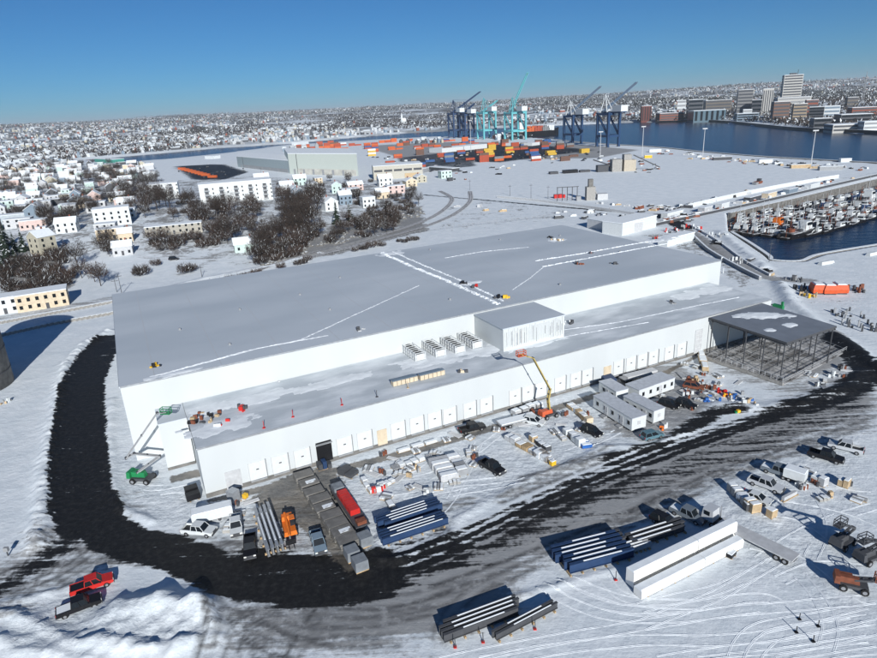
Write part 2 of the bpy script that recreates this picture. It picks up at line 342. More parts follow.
# keep the ground level where buildings and the yard stand
nv = GX.shape[0]*GX.shape[1]; R, C = GX.shape
idx = np.arange(nv).reshape(R, C)
F = np.stack([idx[:-1, :-1], idx[:-1, 1:], idx[1:, 1:], idx[1:, :-1]], -1).reshape(-1, 4)
GM = bpy.data.materials.new('snowy ground'); GM.use_nodes = True
def ground_mat(m):
    nt = m.node_tree; N = nt.nodes; Lk = nt.links; b = N['Principled BSDF']
    def nd(t, **k):
        n = N.new(t)
        for a, v in k.items(): setattr(n, a, v)
        return n
    geo = nd('ShaderNodeNewGeometry')
    def noise(sc, det=6, mp=None, rough=.6):
        n = nd('ShaderNodeTexNoise'); n.inputs['Scale'].default_value = sc; n.inputs['Detail'].default_value = det; n.inputs['Roughness'].default_value = rough
        if mp:
            q = nd('ShaderNodeMapping'); q.inputs['Rotation'].default_value = (0, 0, mp[0]); q.inputs['Scale'].default_value = mp[1]
            Lk.new(geo.outputs['Position'], q.inputs['Vector']); Lk.new(q.outputs['Vector'], n.inputs['Vector'])
        else: Lk.new(geo.outputs['Position'], n.inputs['Vector'])
        return n.outputs['Fac']
    def at_(n): a = nd('ShaderNodeAttribute', attribute_name=n); return a.outputs['Fac']
    def math_(op, a, c, clamp=False):
        n = nd('ShaderNodeMath', operation=op, use_clamp=clamp)
        for i, v in enumerate((a, c)):
            if isinstance(v, (int, float)): n.inputs[i].default_value = v
            else: Lk.new(v, n.inputs[i])
        return n.outputs[0]
    def ramp(f, lo, hi):
        n = nd('ShaderNodeMapRange', interpolation_type='SMOOTHSTEP'); n.inputs['From Min'].default_value = lo; n.inputs['From Max'].default_value = hi
        Lk.new(f, n.inputs['Value']); return n.outputs['Result']
    def mix(f, a, c):
        n = nd('ShaderNodeMix', data_type='RGBA'); Lk.new(f, n.inputs['Factor'])
        for s, v in ((6, a), (7, c)):
            if isinstance(v, tuple): n.inputs[s].default_value = v+(1,)
            else: Lk.new(v, n.inputs[s])
        return n.outputs[2]
    fine = noise(1.1, 8); med = noise(.18, 6); streak = noise(1, 7, (-.42, (.05, .75, 1)), .65); streak2 = noise(1, 6, (-.62, (.12, 1.4, 1)), .7)
    snow = mix(ramp(med, .35, .7), (.71, .765, .80), (.81, .85, .875))
    brk = math_('ADD', math_('MULTIPLY', streak, .6), math_('ADD', math_('MULTIPLY', fine, .25), math_('MULTIPLY', streak2, .15)))
    # far land: patches of scrub and fields
    farn = noise(.004, 8, None, .7)
    far = math_('MULTIPLY', at_('farland'), ramp(farn, .42, .56))
    c = mix(far, snow, (.10, .095, .092))
    tr = ramp(noise(.75, 9, None, .72), .62, .42)
    c = mix(math_('MULTIPLY', math_('MULTIPLY', at_('rough'), tr), .42), c, (.40, .44, .48))
    sn = math_('ADD', math_('MULTIPLY', noise(.06, 9, None, .75), .6), math_('MULTIPLY', noise(.35, 8, None, .8), .55))
    c = mix(math_('MULTIPLY', ramp(math_('ADD', sn, math_('MULTIPLY', math_('SUBTRACT', at_('scrub'), 1.0), .25)), .545, .61), math_('MULTIPLY', ramp(at_('scrub'), .05, .6), .75)), c, mix(ramp(fine, .4, .6), (.07, .06, .052), (.17, .15, .13)))
    b3 = math_('MULTIPLY', math_('SUBTRACT', brk, .5), 3.2)
    sl = ramp(math_('SUBTRACT', math_('ADD', math_('MULTIPLY', at_('slush'), 1.1), b3), .55), -.2, .2)
    c = mix(math_('MULTIPLY', sl, .8), c, (.23, .225, .22))
    c = mix(math_('MULTIPLY', math_('MULTIPLY', at_('rut'), ramp(noise(.4, 6), .34, .52)), .9, True), c, (.055, .055, .057))
    dk = ramp(math_('SUBTRACT', math_('ADD', math_('MULTIPLY', at_('dark'), 1.15), b3), .72), -.14, .14)
    c = mix(dk, c, mix(ramp(fine, .4, .75), (.011, .011, .0115), (.03, .0295, .029)))
    mu = ramp(math_('SUBTRACT', math_('ADD', at_('mud'), math_('MULTIPLY', fine, .9)), 1.0), -.12, .12)
    c = mix(math_('MULTIPLY', mu, .85), c, mix(ramp(med, .4, .6), (.085, .075, .062), (.2, .175, .14)))
    Lk.new(c, b.inputs['Base Color'])
    rg = math_('SUBTRACT', .85, math_('MULTIPLY', dk, .25)); Lk.new(rg, b.inputs['Roughness']); b.inputs['Specular IOR Level'].default_value = .2
    bp = nd('ShaderNodeBump'); bp.inputs['Distance'].default_value = .35
    Lk.new(math_('ADD', .14, math_('MULTIPLY', at_('rough'), .75)), bp.inputs['Strength'])
    Lk.new(math_('ADD', noise(.9, 8), math_('MULTIPLY', streak, .5)), bp.inputs['Height']); Lk.new(bp.outputs['Normal'], b.inputs['Normal'])
ground_mat(GM)
me = npmesh('ground', np.stack([GX, GY, gz], -1).reshape(-1, 3), F, [GM], None, True)
for n, A in (('dark', A_dark), ('slush', A_slush), ('mud', A_mud), ('rough', A_rough), ('scrub', A_scrub), ('rut', A_rut), ('farland', A_far)):
    a = me.attributes.new(n, 'FLOAT', 'POINT'); a.data.foreach_set('value', np.asarray(A, np.float32).ravel())
tag(link('ground', me), kind='structure')
# water
WM = bpy.data.materials.new('harbour water'); WM.use_nodes = True
nt = WM.node_tree; b = nt.nodes['Principled BSDF']; b.inputs['Base Color'].default_value = (.006, .022, .055, 1); b.inputs['Roughness'].default_value = .22
b.inputs['IOR'].default_value = 1.33
g_ = nt.nodes.new('ShaderNodeNewGeometry'); mp = nt.nodes.new('ShaderNodeMapping'); mp.inputs['Scale'].default_value = (.05, .14, 1)
n_ = nt.nodes.new('ShaderNodeTexNoise'); n_.inputs['Scale'].default_value = 2; n_.inputs['Detail'].default_value = 6
bp = nt.nodes.new('ShaderNodeBump'); bp.inputs['Strength'].default_value = .5; bp.inputs['Distance'].default_value = 1.2
nt.links.new(g_.outputs['Position'], mp.inputs['Vector']); nt.links.new(mp.outputs['Vector'], n_.inputs['Vector']); nt.links.new(n_.outputs['Fac'], bp.inputs['Height']); nt.links.new(bp.outputs['Normal'], b.inputs['Normal'])
tag(MB().face([(-9000, 200, WZ), (9000, 200, WZ), (9000, 9000, WZ), (-9000, 9000, WZ)], WM).build('harbour_water'), kind='structure')

# ------------------------------------------------------------------ light
SUN_EL, SHAZ = RAD(23), RAD(103)
w = bpy.data.worlds.new('World'); S.world = w; w.use_nodes = True; nt = w.node_tree
sky = nt.nodes.new('ShaderNodeTexSky'); sky.sky_type = 'NISHITA'; sky.sun_disc = False; sky.sun_elevation = SUN_EL
sdir = Vector((-cos(SHAZ)*cos(SUN_EL), -sin(SHAZ)*cos(SUN_EL), sin(SUN_EL)))     # towards the sun
sky.sun_rotation = math.atan2(sdir.x, sdir.y); sky.air_density = 1.0; sky.dust_density = 1.0; sky.ozone_density = 10.0; sky.altitude = 2500
wb = nt.nodes.new('ShaderNodeMix'); wb.data_type = 'RGBA'; wb.blend_type = 'MULTIPLY'; wb.inputs['Factor'].default_value = 1; wb.inputs[7].default_value = (.78, 1.1, 1.06, 1)     # the camera's cool white balance
nt.links.new(sky.outputs['Color'], wb.inputs[6]); nt.links.new(wb.outputs[2], nt.nodes['Background'].inputs['Color']); nt.nodes['Background'].inputs['Strength'].default_value = .045
ld = bpy.data.lights.new('sun', 'SUN'); ld.energy = 3.6; ld.angle = RAD(.5); ld.color = (1, .985, .95)
lo = bpy.data.objects.new('sun', ld); COL.objects.link(lo); lo.rotation_euler = sdir.to_track_quat('Z', 'Y').to_euler()
S.view_settings.view_transform = 'Standard'; S.view_settings.look = 'None'; S.view_settings.exposure = .5; S.view_settings.gamma = 1
S.view_settings.use_curve_mapping = False
S.cycles.max_bounces = 4; S.cycles.diffuse_bounces = 2; S.cycles.glossy_bounces = 2; S.cycles.use_denoising = True

# ------------------------------------------------------------------ the big white warehouse
YAW = .4578; O = np.array([-43.705, 98.263, 0.]); eu = np.array([cos(YAW), sin(YAW), 0]); ev = np.array([-sin(YAW), cos(YAW), 0])
HL, DL, UA, UB, DT, HT = 10.27, 21.69, -10.59, 157.3, 78.8, 16.57
def onwall(px, py, v=0.0):
    "u,z where a photo position meets the plane v=const"
    d = ray(px, py); c = np.array([0, 0, CAMH]); t = (v-(c-O)@ev)/(d@ev); p = c+d*t-O; return float(p@eu), float(p[2])
def uv(px, py, z): p = flat(px, py, z)-O; return float(p@eu), float(p@ev)
def W(u, v, z=0): return O+u*eu+v*ev+np.array([0, 0, z])
UR = onwall(772, 297, 0)[0]                                    # right end of the low front hall
V2 = uv(188, 417, HL)[1]                                       # face of the set-back entrance block
U2 = onwall(158, 424, V2)[0]
wh = thing('warehouse', 'huge white cold storage warehouse with snow covered flat roofs and a row of dock doors', 'warehouse', O, YAW)
mb = MB(); mb.prism([(UA, DL), (UB, DL), (UB, DL+DT), (UA, DL+DT)], 0, HT-.25, WALLW); mb.build('tall_wall', wh)
mb = MB(); mb.prism([(UA-.15, DL-.15), (UB+.15, DL-.15), (UB+.15, DL+DT+.15), (UA-.15, DL+DT+.15)], HT-.25, HT, ROOFSNOW)
rf = mb.build('roof', wh)
# roof seam of piled snow, trampled lanes
def lump_strip(name, parent, pts, wid, h, m=SNOW, step=.9, seed=1):
    r = random.Random(seed); mb = MB(); mi = mb.mi(m); jj = j = 0; z0 = HT if parent is rf else parent['z']; prev = None
    for (x0, y0), (x1, y1) in zip(pts[:-1], pts[1:]):
        L = hypot(x1-x0, y1-y0); n = max(2, int(L/.45)); a = atan2(y1-y0, x1-x0)
        for i in range(n):
            t = i/n; jj = r.uniform(-.22, .22)*wid if i % 3 == 0 else jj; j = j+(jj-j)*.5 if prev else jj; f = .25+.75*r.random()**.7; row = []
            for o, k in ((-.5, 0), (-.3, 1), (0, 1), (.3, 1), (.5, 0)):
                q = o*wid*(.25+f)+j; row.append(len(mb.v)); mb.v.append((x0+(x1-x0)*t-sin(a)*q+r.uniform(-.1, .1), y0+(y1-y0)*t+cos(a)*q, z0-.02+k*h*r.random()*1.4*f+(.03 if k else 0)))
            if prev:
                for k in range(4): mb.f.append((prev[k], row[k], row[k+1], prev[k+1])); mb.m.append(mi)
            prev = row
    return mb.build(name, parent)
P = lambda *L: [uv(a, b, HT) for a, b in L]
lump_strip('snow_ridge', rf, P((382,253),(415,268),(450,282),(500,305)), 1.3, .35, seed=2)
lump_strip('snow_ridge', rf, P((393,252),(425,266),(462,281),(505,302)), .7, .25, seed=3)
lump_strip('snow_ridge', rf, P((535,261),(580,254),(640,243),(665,240)), .6, .22, seed=4)
lump_strip('snow_ridge', rf, P((542,267),(600,256),(670,243)), .6, .22, seed=5)
lump_strip('footprint_trail', rf, P((150,377),(250,350),(300,340),(350,317),(420,285)), .5, .08, step=.7, seed=6)
lump_strip('footprint_trail', rf, P((160,375),(260,348),(330,335)), .4, .08, step=.7, seed=7)
lump_strip('footprint_trail', rf, P((512,290),(530,278),(543,267)), .4, .08, seed=8)
lump_strip('footprint_trail', rf, P((445,258),(480,252),(530,247)), .5, .1, step=3, seed=9)
def lump_patch(name, parent, c, rx, ry, h, m=SNOW, seed=1, a=0, n=44):
    g = np.linspace(-1.3, 1.3, n); XX, YY = np.meshgrid(g, g); rr = np.hypot(XX, YY); ns = fbm(XX*rx, YY*ry, 2.2, seed, 4); z = h*np.clip((1-rr+(ns-.47)*1.7), -.3, .6)*(.5+ns); keep = z > -.05*h
    ca, sa = cos(a), sin(a); V = np.stack([c[0]+XX*rx*ca-YY*ry*sa, c[1]+XX*rx*sa+YY*ry*ca, (HT if parent is rf else parent['z'])+np.where(z > 0, z, -.05)], -1).reshape(-1, 3); ii = np.arange(n*n).reshape(n, n)
    Fq = np.stack([ii[:-1, :-1], ii[:-1, 1:], ii[1:, 1:], ii[1:, :-1]], -1).reshape(-1, 4); zz = z.reshape(-1); Fq = Fq[(zz[Fq] > 0).any(1)]; o = link(name, npmesh(name, V, Fq, [m], None, True), parent); KIDS.setdefault(parent.name, []).append(o); return o
# low front hall (a thin dark sliver of left wall shows)
mb = MB(); mb.prism([(0, 0), (UR, 0), (UR, DL), (0, DL)], 0, HL-.2, WALLW); mb.build('front_hall_wall', wh)
mb = MB(); mb.prism([(-.12, -.12), (UR+.12, -.12), (UR+.12, DL-.16), (-.12, DL-.16)], HL-.2, HL, ROOFSNOW); lr = mb.build('front_hall_roof', wh); lr['z'] = HL; lr.data.materials.clear(); lr.data.materials.append(mat('patchy roof snow', (.5, .545, .58), .75, c2=(.74, .78, .81), lo=.42, hi=.7, sc=.22, bump=.25, stretch=(.5, 1.2, 1)))
mb = MB(); mb.prism([(U2, V2), (-.15, V2), (-.15, DL-.003), (U2, DL-.003)], 0, HL-.25, WALLW); mb.build('entrance_block', wh)
mb = MB(); mb.prism([(U2-.1, V2-.1), (-.13, V2-.1), (-.13, DL-.16), (U2-.1, DL-.16)], HL-.25, HL-.02, ROOFSNOW); mb.build('entrance_block_roof', wh)
Q = lambda *L: [uv(a, b, HL) for a, b in L]
lump_strip('footprint_trail', lr, Q((562,330),(620,322),(700,305),(740,297)), .45, .08, SNOW, .5, 13)
lump_strip('footprint_trail', lr, Q((520,345),(580,334),(650,322)), .4, .08, SNOW, .5, 14)
for i, (a, b, rx, ry) in enumerate([(225,425,7,3),(260,398,9,2.4),(215,408,5,3),(330,383,10,2),(440,358,9,3.4),(480,352,7,3),(415,362,5,2.5),(520,347,6,1.6),(690,295,7,3),(715,290,6,3),(545,343,6,1.2)]): lump_patch('snow_patch', lr, uv(a, b, HL), rx, ry, .16, SNOW, 60+i)
for i, (a, b, rx, ry) in enumerate([(555,240,4,2.5),(392,253,5,3),(470,283,4,1.6),(660,240,7,2.4),(172,374,6,1.2)]): lump_patch('snow_patch', rf, uv(a, b, HT), rx, ry, .2, SNOW, 80+i)
# metal flashing at the roof edges
mb = MB(); mb.box((UA+UB)/2, DL-.17, HT-.32, UB-UA, .05, .34, STEEL); mb.box(UA-.17, DL+DT/2, HT-.32, .05, DT, .34, STEEL); mb.build('parapet_trim', wh)
mb = MB(); mb.box(UR/2, -.15, HL-.3, UR, .05, .33, STEEL); mb.box(-.15, DL/2, HL-.3, .05, DL, .33, DGREY); mb.build('parapet_trim', wh)
# penthouse
ua, va = uv(473.9, 312.9, 16.0); ub, vb = uv(501.5, 329.2, 16.0); uc, _ = uv(562.9, 314.2, 16.0)
up0, up1 = (ua+ub)/2, uc; vf = onwall and vb
ph = MB(); ph.prism([(up0, vf), (up1, vf), (up1, DL-.2), (up0, DL-.2)], HL, 15.8, WALLW); ph = ph.build('penthouse', wh)
mb = MB(); mb.prism([(up0-.2, vf-.2), (up1+.2, vf-.2), (up1+.2, DL-.18), (up0-.2, DL-.18)], 15.8, 16.05, ROOFSNOW); mb.build('penthouse_roof', ph)
mb = MB(); n = 34
for i in range(n):
    x = up0+.3+(up1-up0-.6)*(i+.5)/n
    mb.box(x, vf-.12, HL+.7+random.random()*.5, .17, .12, 4.6-random.random(), WHITE)
mb.build('louvre_screen', ph)
for i in range(20):
    x = up0+.6+(up1-up0-1.2)*random.random(); z = HL+.6+random.random()*1.6
    MB().box(x, vf-.02, z, .3, .04, 15.2-z-random.random()*1.6, GREY).build('louvre_recess', ph)
# dock doors
DOORS = [(259,478),(281.5,471),(303.5,464.6),(345.4,452),(365.5,446.6),(398.6,436.5),(417.4,431),(435,425.5),(450,421),(470,415.5),(486.4,410.5),(515,402.5),(528,398.5),(541,394.5),(560,389),(575.5,384.5),(587,381),(618,372.5),(630.6,369),(642,365),(653,361.5),(668.6,357),(681,353)]
dd0 = None
for px, py in DOORS:
    u, z = onwall(px, py)
    mk = MB(); mk.box(0, -.05, .95, 3.1, .1, 3.6, WHITE)
    if dd0 is None:
        d = mk.build('dock_door', wh)
        m2 = MB(); m2.box(0, -.12, 2.9, .5, .05, .22, DGREY); m2.build('vision_panel', d)
        MB().box(1.62, -.16, 1.0, .1, .32, 3.7, GREY).build('door_seal', d); MB().box(-1.6, -.08, 1.0, .06, .16, 3.6, LGREY).build('door_seal', d)
        MB().box(0, -.2, .7, 3.0, .35, .25, GREY).build('dock_leveller', d)
        d.location = (u, 0, 0); dd0 = d
    else: dup(dd0, (u, 0, 0), parent=wh)
# other openings of the front
for px, py, w_, h_, m_, nm, lab in [(382.6,441.6,2.1,3.4,CREAM,'door','yellow boarded door'),(607,374.5,2.3,3.4,CREAM,'door','yellow boarded door'),(235,487,2.8,3.6,LGREY,'door','grey roller door'),(325.5,461,3.1,4.4,BLACK,'door_opening','open dark dock bay'),(698,341,2.6,6.5,LGREY,'window','tall gridded window')]:
    u, z = onwall(px, py); mb = MB(); mb.box(u, -.06, .5, w_, .12, h_, m_); q = mb.build(nm, wh); q['label'] = lab
    if nm == 'window':
        mb = MB()
        for i in range(4): mb.box(u-1.2+i*.8, -.16, .5, .08, .06, h_, WHITE)
        for i in range(6): mb.box(u, -.17, .7+i*1.2, 2.6, .06, .08, WHITE)
        mb.build('glazing_bar', q)
    if nm == 'door_opening':
        mb = MB(); mb.box(u, -.35, 4.5, 3.3, .6, .12, GREY); mb.build('awning', q)
mb = MB(); mb.box(UR/2, -.04, 0, UR, .08, .9, CONCD); mb.build('footing', wh)
mb = MB(); mb.box((U2-.15)/2, V2-.04, 0, -U2-.15, .08, .6, CONCD); mb.build('footing', wh)
for i, (a, b) in enumerate([(180,330),(240,310),(300,295),(340,278),(430,250),(500,240),(560,236),(620,252),(560,285),(450,300),(330,310),(230,345)]):
    q = uv(a, b, HT); MB().tube((q[0], q[1], HT), (q[0], q[1], HT+.5), .28, GREY, n=8).build('roof_drain', wh)
for k in range(13):
    x = UA+(UB-UA)*(k+.5)/13; MB().box(x, DL+DT/2, HT-.003, .12, DT-.6, .012, LGREY).build('membrane_seam', wh)
# standing items on the front roof
def hvac(u, v, i):
    L = ['first of four', 'second of four', 'third of four', 'last of four'][i]
    t = thing('rooftop_unit', f'long white rooftop condenser frame, {L} counting toward the penthouse', 'rooftop unit', W(u, v, HL), YAW, 'condenser units on the warehouse roof')
    mb = MB(); mb.box(0, 0, .35, 2.5, 7.2, 1.25, LGREY); mb.build('housing', t)
    mb = MB()
    for k in range(7):
        for s in (-1, 1): mb.bar((s*1.3, -3.6+k*1.2, 0), (s*1.3, -3.6+k*1.2, 2.0), .11, WHITE)
        mb.bar((-1.3, -3.6+k*1.2, 2.0), (1.3, -3.6+k*1.2, 2.0), .11, WHITE)
    for s in (-1, 1):
        for z in (.3, 1.1, 2.0): mb.bar((s*1.3, -3.6, z), (s*1.3, 3.6, z), .12, WHITE)
    for z in (.3, 1.1, 2.0): mb.bar((-1.3, -3.6, z), (1.3, -3.6, z), .12, WHITE)
    mb.build('frame', t)
    for k in range(4):
        mb = MB(); mb.tube((0, -2.6+k*1.75, 1.6), (0, -2.6+k*1.75, 1.95), .68, BLACK, n=12); mb.build('fan', t)
    mb = MB(); mb.box(0, -3.7, .4, 1.8, .06, 1.3, WHITE); mb.build('end_panel', t)
for i, (a, b) in enumerate([(414,356),(434,352),(453,348.5),(470,344)]): hvac(*uv(a, b, HL), i)
for i, ((a, b), (c, d), mm) in enumerate([((392,386),(417,380),'stack nearest the roof edge middle'),((419,380),(444,374),'stack nearer to the condensers')]):
    p, q = uv(a, b, HL), uv(c, d, HL)
    t = thing('insulation_stack', 'tan pack of roofing boards under blue grey sheet, ' + ('farther from the penthouse' if i == 0 else 'nearer to the penthouse'), 'board stack', W((p[0]+q[0])/2, (p[1]+q[1])/2, HL), YAW, 'board stacks on the front roof')
    L = abs(q[0]-p[0])
    mb = MB()
    for k in range(6): mb.box(-L/2+L*(k+.5)/6, 0, .1, L/6-.12, 1.3, 1.0, CREAM)
    mb.build('board_pack', t); mb = MB(); mb.box(0, .15, 1.11, L, 1.2, .1, SLATE); mb.build('cover_sheet', t)
def clutter(name, label, cat, P0, seed, n, spread, mats, hgt=.9, rz=0, group=None, ar=1):
    r = random.Random(seed); t = thing(name, label, cat, P0, rz, group)
    for m_ in mats:
        for k in range(max(1, n//len(mats))):
            mb = MB(); mb.box(r.uniform(-1, 1)*spread*ar, r.uniform(-1, 1)*spread, .0, .25+r.random()*.7, .2+r.random()*.5, (.2+r.random()*.8)*hgt, m_, r.uniform(-.5, .5), .9, .9); mb.build('loose_piece', t)
    return t
for px, py, s, n, sp, ms, lab in [(205,418,21,20,2.4,[DGREY,RUST,BLACK,TAN],'heap of tools and dark offcuts in snow at the left end of the front roof'),(240,410,22,6,1,[RED,DGREY],'small red heap on the front roof between the tools and the edge'),
        (222,424,23,5,1.0,[RED,WHITE],'low red and white bundle by the left edge of the front roof'),(250,386,24,3,.5,[BLACK],'black pack against the tall wall on the front roof'),(277,381,25,4,.8,[DGREY,LGREY],'grey frame leaning by the tall wall on the front roof'),
        (567,323,26,8,1.3,[DGREY,WHITE],'dark equipment beside the penthouse end wall'),(517,343,27,4,.8,[BLACK,GREY],'dark machine at the foot of the penthouse louvres'),(675,303,28,6,1.2,[GREY,DGREY],'grey offcuts lying on the right half of the front roof'),(462,372,29,5,1,[CREAM,DGREY],'crates by the blue covered board stacks')]:
    clutter('roof_material', lab, 'material heap', W(*uv(px, py, HL), HL), s, n, sp, ms)
for px, py, s, n, sp, ms, lab in [(157,366,31,6,.9,[YELLOW,BLACK],'yellow and black roofing cart on the tall roof near its front corner'),(361,330,32,5,.8,[DGREY,LGREY],'small grey vent box on the tall roof near the front edge'),(498,297,33,10,1.6,[BLACK,DGREY],'black crates at the lower end of the roof seam'),(506,298,34,5,.9,[YELLOW],'yellow bucket pile at the lower end of the roof seam'),
        (475,287,35,6,1,[RED,DGREY],'red bundle midway along the roof seam'),(464,284,36,5,1,[BLACK],'black sack pile on the upper roof seam'),(557,240,37,12,2.2,[WHITE,TAN],'white covered pallets near the back edge of the tall roof'),(550,238,38,5,1.2,[BLACK],'black roll pile beside the white covered pallets'),(592,253,39,5,1,[RED,DGREY],'red pack on the farther trampled roof lane'),(579,264,40,7,1.2,[DGREY,RUST],'rusty pack on the nearer trampled roof lane'),(614,264,41,6,1.1,[DGREY],'grey frame alone on the right part of the tall roof')]:
    clutter('roof_material', lab, 'material heap', W(*uv(px, py, HT), HT), s, n, sp, ms)
# snow poles along the roof edge
for px, py, c in [(264,428,RED),(293,417,RED),(342,405,RED),(377,397,DGREY),(408,388,TAN)]:
    u, v = uv(px, py, HL); o = MB().tube((0, 0, 0), (0, 0, 1.5), .06, c).box(0, 0, 0, .5, .5, .12, c).build('warning_post', loc=W(u, v, HL))
    tag(o, {264: 'red warning post near the left end of the front roof edge', 293: 'red warning post on the roof above the open dark dock bay', 342: 'red warning post second before the board stacks', 377: 'dark warning post next to the board stacks', 408: 'tan warning post in front of the board stacks'}[px], 'post', 'warning posts along the front roof')
lu, lv = uv(416, 386, HL)

# ------------------------------------------------------------------ steel canopy at the right end
Zc = 9.9
cb = [uv(a, b, Zc) for a, b in [(710,317.5),(787,342.5),(837,326),(762,303)]]
cc = thing('loading_canopy', 'flat grey roof on a bare steel frame over an unfinished floor', 'canopy', O, YAW)
mb = MB(); mb.prism(cb, Zc-.5, Zc, DGREY, CANROOF); cro = mb.build('roof', cc); cro['z'] = Zc
lump_patch('snow_patch', cro, uv(762, 316, Zc), 6.5, 2.8, .35, SNOW, 41, -.55); lump_patch('snow_patch', cro, uv(790, 325, Zc), 2.2, 1.4, .2, SNOW, 43); lump_patch('snow_patch', cro, uv(770, 330, Zc), 1.2, 1.0, .18, SNOW, 44)
def lerp2(a, b, t): return (a[0]+(b[0]-a[0])*t, a[1]+(b[1]-a[1])*t)
for s in np.linspace(.02, .98, 4):
    for t in np.linspace(.03, .97, 5):
        p = lerp2(lerp2(cb[0], cb[1], t), lerp2(cb[3], cb[2], t), s)
        mb = MB(); mb.box(p[0], p[1], 0, .2, .2, Zc-.5, DGREY); mb.build('column', cc)
mb = MB()
for s in np.linspace(.02, .98, 9):
    a = lerp2(cb[0], cb[3], s); c = lerp2(cb[1], cb[2], s); mb.bar((*a, Zc-.8), (*c, Zc-.8), .28, DGREY)
for t in np.linspace(.02, .98, 5):
    a = lerp2(cb[0], cb[1], t); c = lerp2(cb[3], cb[2], t); mb.bar((*a, Zc-.75), (*c, Zc-.75), .34, DGREY)
mb.build('roof_truss', cc)
fl = [uv(a, b, 0) for a, b in [(697,357),(782,386),(846,352),(772,322)]]
mb = MB(); mb.prism(fl, 0, .12, mat('snowy slab', (.5, .5, .5), .85, c2=(.13, .125, .12), lo=.42, hi=.6, sc=.25)); slab = mb.build('floor_slab', cc)
mb = MB()
for s in np.linspace(.06, .98, 18):
    a = lerp2(fl[0], fl[3], s); c = lerp2(fl[1], fl[2], s)
    mb.bar((*a, 1.05), (*c, 1.05), .07, GREY)
    for t in np.linspace(.02, .98, 9):
        p = lerp2(a, c, t); mb.bar((*p, .1), (*p, 1.05), .06, GREY)
for t in np.linspace(.1, .98, 9):
    a = lerp2(fl[0], fl[1], t); c = lerp2(fl[3], fl[2], t); mb.bar((*a, .85), (*c, .85), .08, GREY)
mb.build('dock_rack', cc)
mb = MB()
mb.prism([fl[0], fl[1], lerp2(fl[1], fl[2], .02), lerp2(fl[0], fl[3], .02)], .0, .75, CONC); mb.build('kerb_wall', cc)
mb = MB()
for t in np.linspace(.3, 1, 12):
    p = lerp2(fl[0], fl[1], t); mb.bar((*p, 1.0), (*p, 2.2), .07, LGREY)
for t in np.linspace(0, 1, 16):
    p = lerp2(fl[1], fl[2], t); mb.bar((*p, .35), (*p, 1.5), .06, GREY)
for z in (1.0, 1.5): mb.bar((*lerp2(fl[1], fl[2], 0), z), (*fl[2], z), .07, LGREY)
mb.bar((*lerp2(fl[0], fl[1], .3), 2.2), (*fl[1], 2.2), .07, LGREY)
mb.build('guard_rail', cc)
tag(MB().box(0, 0, 0, 1.0, 3.2, 3.6, GREENP).box(0, -1.2, 3.6, .5, .6, 1.2, GREENP).build('green_bin_lift', loc=flat(777, 316), rz=.5), 'tall bright green machine seen behind the canopy roof', 'machine')

# ------------------------------------------------------------------ site offices
def office(roof_px, zr, label, nwin, door):
    a, b, c, d = [flat(x, y, zr) for x, y in roof_px]       # far-left, far-right, near-right, near-left of the roof
    o = (a+b+c+d)/4; ax = ((d+c)-(a+b))/2; ay = ((b+c)-(a+d))/2
    L = np.linalg.norm(ax[:2]); Wd = max(2.8, min(6.5, np.linalg.norm(ay[:2]))); rz = atan2(ax[1], ax[0])
    t = thing('site_office', label, 'site office', (o[0], o[1], 0), rz, 'white office cabins in the yard')
    mb = MB(); mb.box(0, 0, .45, L, Wd, zr-.6, WHITE); mb.build('wall', t)
    mb = MB(); mb.box(0, 0, zr-.15, L+.2, Wd+.2, .15, mat('cabin roof snow', (.5, .53, .57), .7)); mb.build('roof', t)
    mb = MB()
    for k in range(6): mb.box(-L/2+L*(k+.5)/6, 0, 0, .4, Wd-.4, .45, DGREY)
    mb.build('skid', t)
    for k in range(nwin):
        x = -L/2+L*(k+.6)/nwin; mb = MB(); mb.box(x, -Wd/2-.02, 1.5, .7, .06, .9, GLASS); w_ = mb.build('window', t)
        mb = MB(); mb.box(x, -Wd/2-.05, 1.4, .85, .08, .08, LGREY); mb.box(x, -Wd/2-.05, 2.4, .85, .08, .08, LGREY); mb.build('frame', w_)
    for x in door:
        mb = MB(); mb.box(L*x, -Wd/2-.03, .5, .95, .07, 2.0, LGREY); d_ = mb.build('door', t)
        mb = MB(); mb.box(L*x+.3, -Wd/2-.09, 1.4, .1, .06, .1, BLACK); mb.build('handle', d_)
        mb = MB(); mb.box(L*x, -Wd/2-.6, 0, 1.2, 1.0, .4, GREY); mb.build('step', t)
    mb = MB(); mb.box(L/2+.03, 0, 1.5, .06, .8, .8, LGREY); mb.build('vent', t)
    return t
office([(592.7,395.1),(607.9,391.9),(646.2,414.3),(632.6,418.3)], 3.3, 'longest white office cabin, its end wall toward the road, left of its twin', 5, (-.15, .25))
office([(623.9,395.9),(634,392.3),(665,407),(654,411)], 3.3, 'white office cabin right of the longest one and parallel to it', 4, (.2,))
office([(598,380.8),(612,378.4),(627.8,388.7),(616.7,391)], 3.3, 'short white office cabin directly behind the longest one', 2, (0,))
office([(639,389.8),(626,384),(661,371.5),(675,377.6)], 3.3, 'wide white office cabin standing sideways by the dock doors', 5, (.1,))

